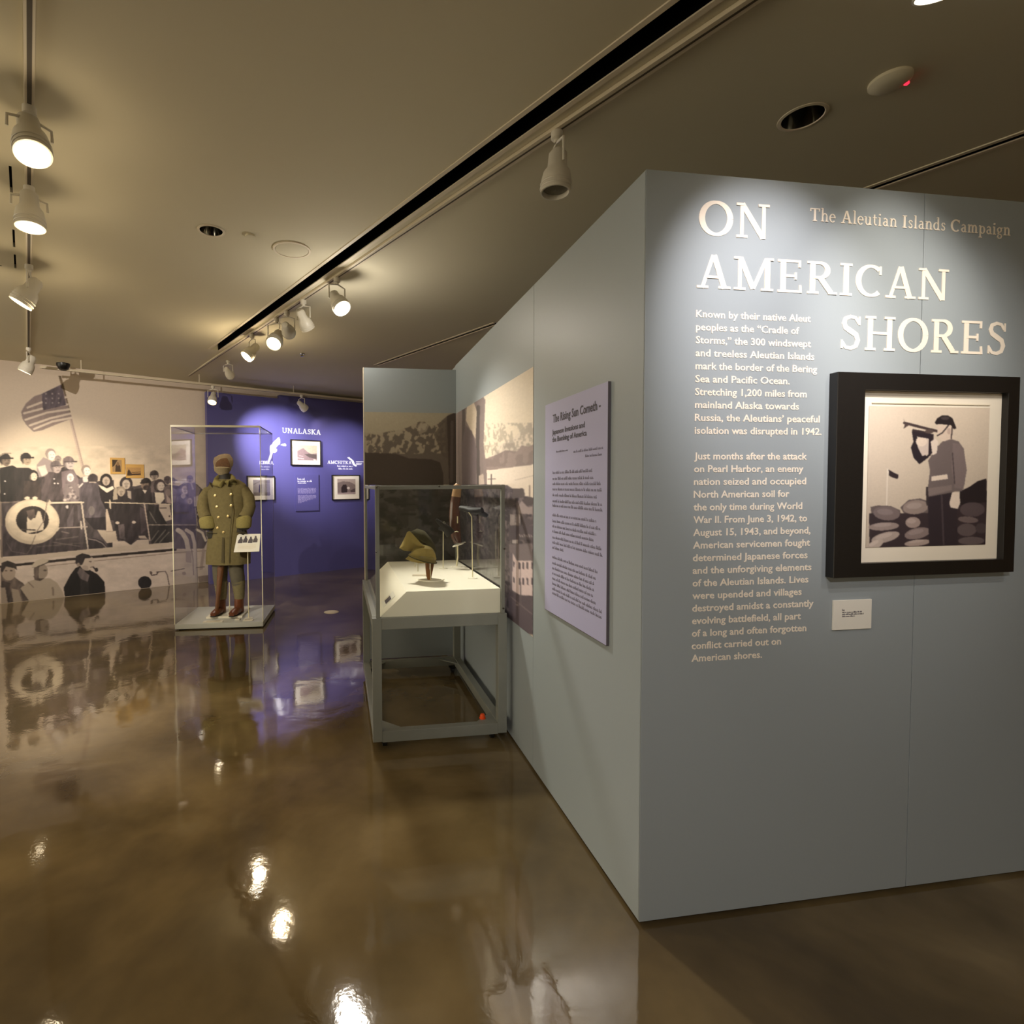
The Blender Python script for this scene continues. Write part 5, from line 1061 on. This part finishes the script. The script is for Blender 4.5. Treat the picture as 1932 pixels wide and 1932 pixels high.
# front placket seam, centre slit, pockets, belt strap
MB().loft([(L_(436, 918, -.14), .004, .003), (L_(438, 960, -.142), .004, .003), (L_(434, 1000, -.150), .004, .003), (L_(431, 1058, -.160), .004, .003)], 8).build('placket_edge', 'wool_dk', mn, True)
MB().loft([(L_(420, 1010, -.155), .010, .002), (L_(419, 1058, -.165), .016, .002)], 8).build('front_slit', 'wool_dk', mn, True)
for cx in (400, 455): MB().loft([(L_(cx-9, 1001, -.128), .012, .004), (L_(cx+9, 1002, -.132), .012, .004)], 8).build('pocket_flap', 'wool_dk', mn, True)
for bx, by in ((406, 931), (436, 929), (409, 952), (436, 950), (412, 972), (430, 970), (410, 992), (421, 1000)):
    MB().lathe([(.001, .008), (.013, .006), (.014, 0)], 16, cap=False).xf(Matrix.Translation(L_(bx, by, -.150+.02*abs(bx-429)/20)) @ Matrix.Rotation(math.pi/2, 4, 'X')).build('button', 'button', mn, True)
# collar
MB().loft([(L_(408, 902, -.02), R(4), R(5)), (L_(409, 908, -.10), R(8), R(6)), (L_(416, 910, -.13), R(7), R(6)), (L_(423, 903, -.135), R(3), R(3))], 14).build('collar', 'fleece', mn, True)
MB().loft([(L_(441, 899, -.02), R(4), R(5)), (L_(440, 906, -.10), R(8), R(6)), (L_(431, 908, -.13), R(7), R(6)), (L_(424, 903, -.135), R(3), R(3))], 14).build('collar', 'fleece', mn, True)
MB().loft([(L_(408, 901, 0), R(4), R(5)), (L_(414, 896, .08), R(5), R(5)), (L_(425, 895, .11), R(5), R(5)), (L_(436, 895, .08), R(5), R(5)), (L_(441, 899, 0), R(4), R(5))], 14).build('collar', 'fleece', mn, True)
# sleeves, cuffs, gloves
for sgn, pts in ((-1, [((404, 916), 9, 13), ((394, 923), 10.5, 13), ((386, 935), 11, 13), ((383, 952), 11, 12), ((385, 964), 11, 12), ((389, 974), 11.5, 11)]), (1, [((450, 916), 9, 13), ((461, 923), 10.5, 13), ((469, 935), 11, 13), ((471, 952), 11, 12), ((467, 964), 11, 12), ((460, 974), 11.5, 11)])):
    dd = [0, 0, -.01, -.03, -.05, -.08]
    MB().loft([(L_(*c, d_), R(a), R(b)) for (c, a, b), d_ in zip(pts, dd)], 20).build('sleeve', 'wool', mn, True)
    (cx, cy) = pts[-1][0]; ex = cx+(3 if sgn < 0 else -1)
    MB().loft([(L_(cx, cy-1, -.08), R(12.5), R(12)), (L_(cx+.5, cy+2, -.085), R(14), R(13.5)), (L_(ex, cy+15, -.10), R(14), R(13)), (L_(ex, cy+18, -.10), R(12.5), R(12))], 24).build('cuff', 'fleece', mn, True)
    gl = L_(ex, cy+20, -.10)
    MB().loft([(L_(ex, cy+15, -.10), R(10.5), R(10)), (L_(ex, cy+20, -.10), R(10.5), R(9.5)), (L_(ex, cy+22, -.10), R(7), R(7))], 18).build('glove_cuff', 'mann', mn, True)
MB().loft([(L_(396, 998, -.09), R(7), R(5)), (L_(397, 1004, -.09), R(8), R(5)), (L_(398, 1011, -.09), R(6), R(4))], 16).build('glove', 'mann', mn, True)
MB().loft([(L_(455, 994, -.09), R(8), R(5)), (L_(455, 1001, -.09), R(9), R(5)), (L_(454, 1003, -.09), R(7), R(4))], 16).build('glove', 'mann', mn, True)
# trousers, puttees, boots
for k, (ax_, kx, bx) in enumerate(((414, 414, 415), (444, 447, 449))):
    MB().loft([(L_(ax_, 1040, 0), R(15), R(15)), (L_(ax_, 1070, 0), R(14), R(14)), (L_(kx, 1088, 0), R(13), R(13)), (L_(kx+1, 1100, 0), R(11), R(12))], 20).build('trouser_leg', 'trous', mn, True)
    pr = []
    for i in range(15):
        f = i/14; w = 12-3.5*f+(.9 if i % 2 else 0); pr.append((L_(kx+(bx-kx)*f+1, 1092+34*f, 0), R(w), R(w)))
    MB().loft(pr, 20).build('puttee', 'puttee', mn, True)
    by = 1152
    MB().loft([(L_(bx, 1120, 0), R(8.5), R(8.5)), (L_(bx, 1135, 0), R(8.5), R(9)), (L_(bx, by-7, .01), R(9), R(10)), (L_(bx, by-2, .01), R(9), R(10))], 20).build('boot', 'boot', mn, True)
    ft = L_(bx-(1 if k == 0 else 1), by, 0)
    MB().loft([(Vector((ft.x, .05, .035)), .040, .035), (Vector((ft.x, -.02, .042)), .045, .042), (Vector((ft.x-.005, -.10, .036)), .050, .034), (Vector((ft.x-.008, -.16, .03)), .046, .028), (Vector((ft.x-.01, -.20, .026)), .028, .020)], 20).build('boot_toe', 'boot', mn, True)
    MB().loft([(Vector((ft.x, .06, .008)), .042, .008), (Vector((ft.x, -.10, .008)), .052, .008), (Vector((ft.x-.01, -.205, .008)), .032, .008)], 20).build('boot_sole', 'mann', mn, True)
MB().tube([L_(431, 1095, 0), L_(431, 1152, 0)], .006, 10).build('support_rod', 'rod', mn, True)
# neck, face wrap, cap
MB().loft([(L_(424, 903, 0), R(11), R(10)), (L_(424, 893, 0), R(10), R(9)), (L_(422, 886, 0), R(10), R(10))], 20).build('neck', 'mann', mn, True)
MB().loft([(L_(422, 890, 0), R(9), R(9)), (L_(421, 884, -.01), R(15), R(14)), (L_(421, 878, -.01), R(16), R(15)), (L_(421, 873, -.01), R(15), R(14))], 24).build('ear_flap', 'fleece_w', mn, True)
MB().loft([(L_(421, 884, -.02), R(12), R(10)), (L_(421, 879, -.09), R(13), R(4)), (L_(421, 875, -.02), R(12), R(10))], 20).build('face_wrap', 'fleece_w', mn, True)
MB().loft([(L_(422, 876, 0), R(17), R(15)), (L_(422, 868, 0), R(18.5), R(16)), (L_(423, 861, 0), R(17), R(15)), (L_(423, 856, .01), R(12), R(11)), (L_(422, 853.5, .01), R(4), R(4))], 26).build('cap', 'cap', mn, True)
MB().loft([(L_(421, 877, -.07), R(14), R(5)), (L_(421, 870, -.085), R(13), R(4)), (L_(421, 863, -.07), R(9), R(3.5)), (L_(420, 858, -.05), R(3), R(2))], 20).build('cap_front', 'capin', mn, True)
# scabbard beside the right leg
t = thing('sword_scabbard', 'long brown wooden scabbard hanging from the coat down to the plinth', 'scabbard', T(*mp(404, 1163, -.12)))
b0_ = mp(404, 1163, -.12)
MB().loft([(mp(416, 1050, -.06)-b0_, R(7), R(4)), (mp(414, 1080, -.08)-b0_, R(6), R(3.5)), (mp(410, 1120, -.10)-b0_, R(4.4), R(3)), (mp(405, 1160, -.12)-b0_, R(2.8), R(2)), (mp(404, 1164, -.12)-b0_, R(2), R(1.6))], 14).build('body', 'wood', t, True)
MB().loft([(mp(406, 1152, -.12)-b0_, R(3.6), R(2.6)), (mp(404.5, 1163.5, -.12)-b0_, R(3.4), R(2.4))], 14).build('chape', 'matblack', t, True)
# caption stand
pz = at(467, 1163, .0625)
t = thing('caption_stand', 'tilted white caption card on a thin pole inside the uniform case', 'sign', T(*pz))
dS = pz[1]
def S_(px, py, d=0): return Vector(at_depth(px, py, dS+d))-Vector(pz)
MB().tube([Vector((0, 0, .001)), S_(466.5, 1036, 0)], .006, 10).build('pole', 'rod', t, True)
MB().lathe([(.045, .0005), (.045, .006), (.001, .006)], 24).build('foot', 'deck', t, True)
q4 = [S_(440, 1038, -.08), S_(488, 1037, -.08), S_(491, 1004, .06), S_(447.5, 1004, .06)]
nn = (q4[1]-q4[0]).cross(q4[3]-q4[0]).normalized()
def on_card(a, b, h=.0): return q4[0].lerp(q4[1], a).lerp(q4[3].lerp(q4[2], a), b)+nn*h
def quad_slab(q, n_, h, name, m): return MB().add([tuple(p) for p in q]+[tuple(p-n_*h) for p in q], [(0, 1, 2, 3), (7, 6, 5, 4)]+[(i, i+4, (i+1) % 4+4, (i+1) % 4) for i in range(4)]).build(name, m, t)
quad_slab(q4, nn, .006, 'card', 'paper')
mb = MB()
for k, cxx in enumerate((.18, .38, .60, .80)):
    pts = [(-.10, .48), (-.08, .66), (-.04, .72), (-.03, .84), (.03, .85), (.05, .74), (.10, .66), (.09, .48)]
    mb.add([tuple(on_card(cxx+a, b+(k % 2)*.03, .001)) for a, b in pts], [tuple(range(8))])
mb.build('group_photo', 'panel_edge', t)
mb = MB()
for k in range(4):
    z = .36-.07*k; mb.add([tuple(on_card(a, b, .001)) for a, b in ((.12, z), (.85-.1*(k == 3), z), (.85-.1*(k == 3), z+.025), (.12, z+.025))], [(0, 1, 2, 3)])
mb.build('caption_text', 'flange', t)
# white floor cards in the case
for px, py, w, lb in ((400, 1169, .20, 'flat white caption card at front left inside the uniform case'), (466, 1167, .10, 'flat white caption card at front right inside the uniform case'), (446, 1165, .05, 'tiny white caption card at the middle front of the uniform case')):
    p = at(px, py, .064); t = thing('caption_card', lb, 'label', Frame(p[:2], UF.x).mat() @ T(0, 0, .0632), 'white cards lying in the uniform case')
    MB().box(-w/2, w/2, -.03, .03, 0, .008).build('card', 'deck', t); MB().box(-w*.35, w*.35, -.02, .018, .008, .0085).build('text_block', 'flange', t)
# white disc on the floor
p = at(623, 1153, 0)
t = thing('floor_disc', 'small round metal floor outlet cover on the floor beyond the cases', 'floor outlet', (p[0], p[1], 0))
MB().lathe([(.075, 0), (.075, .004), (.070, .006), (.001, .006)], 40).build('cover', 'mattboard', t, True)
MB().lathe([(.088, 0), (.088, .002), (.0755, .003)], 40, cap=False).build('rim', 'flange', t, True)
bpy.context.view_layer.update()
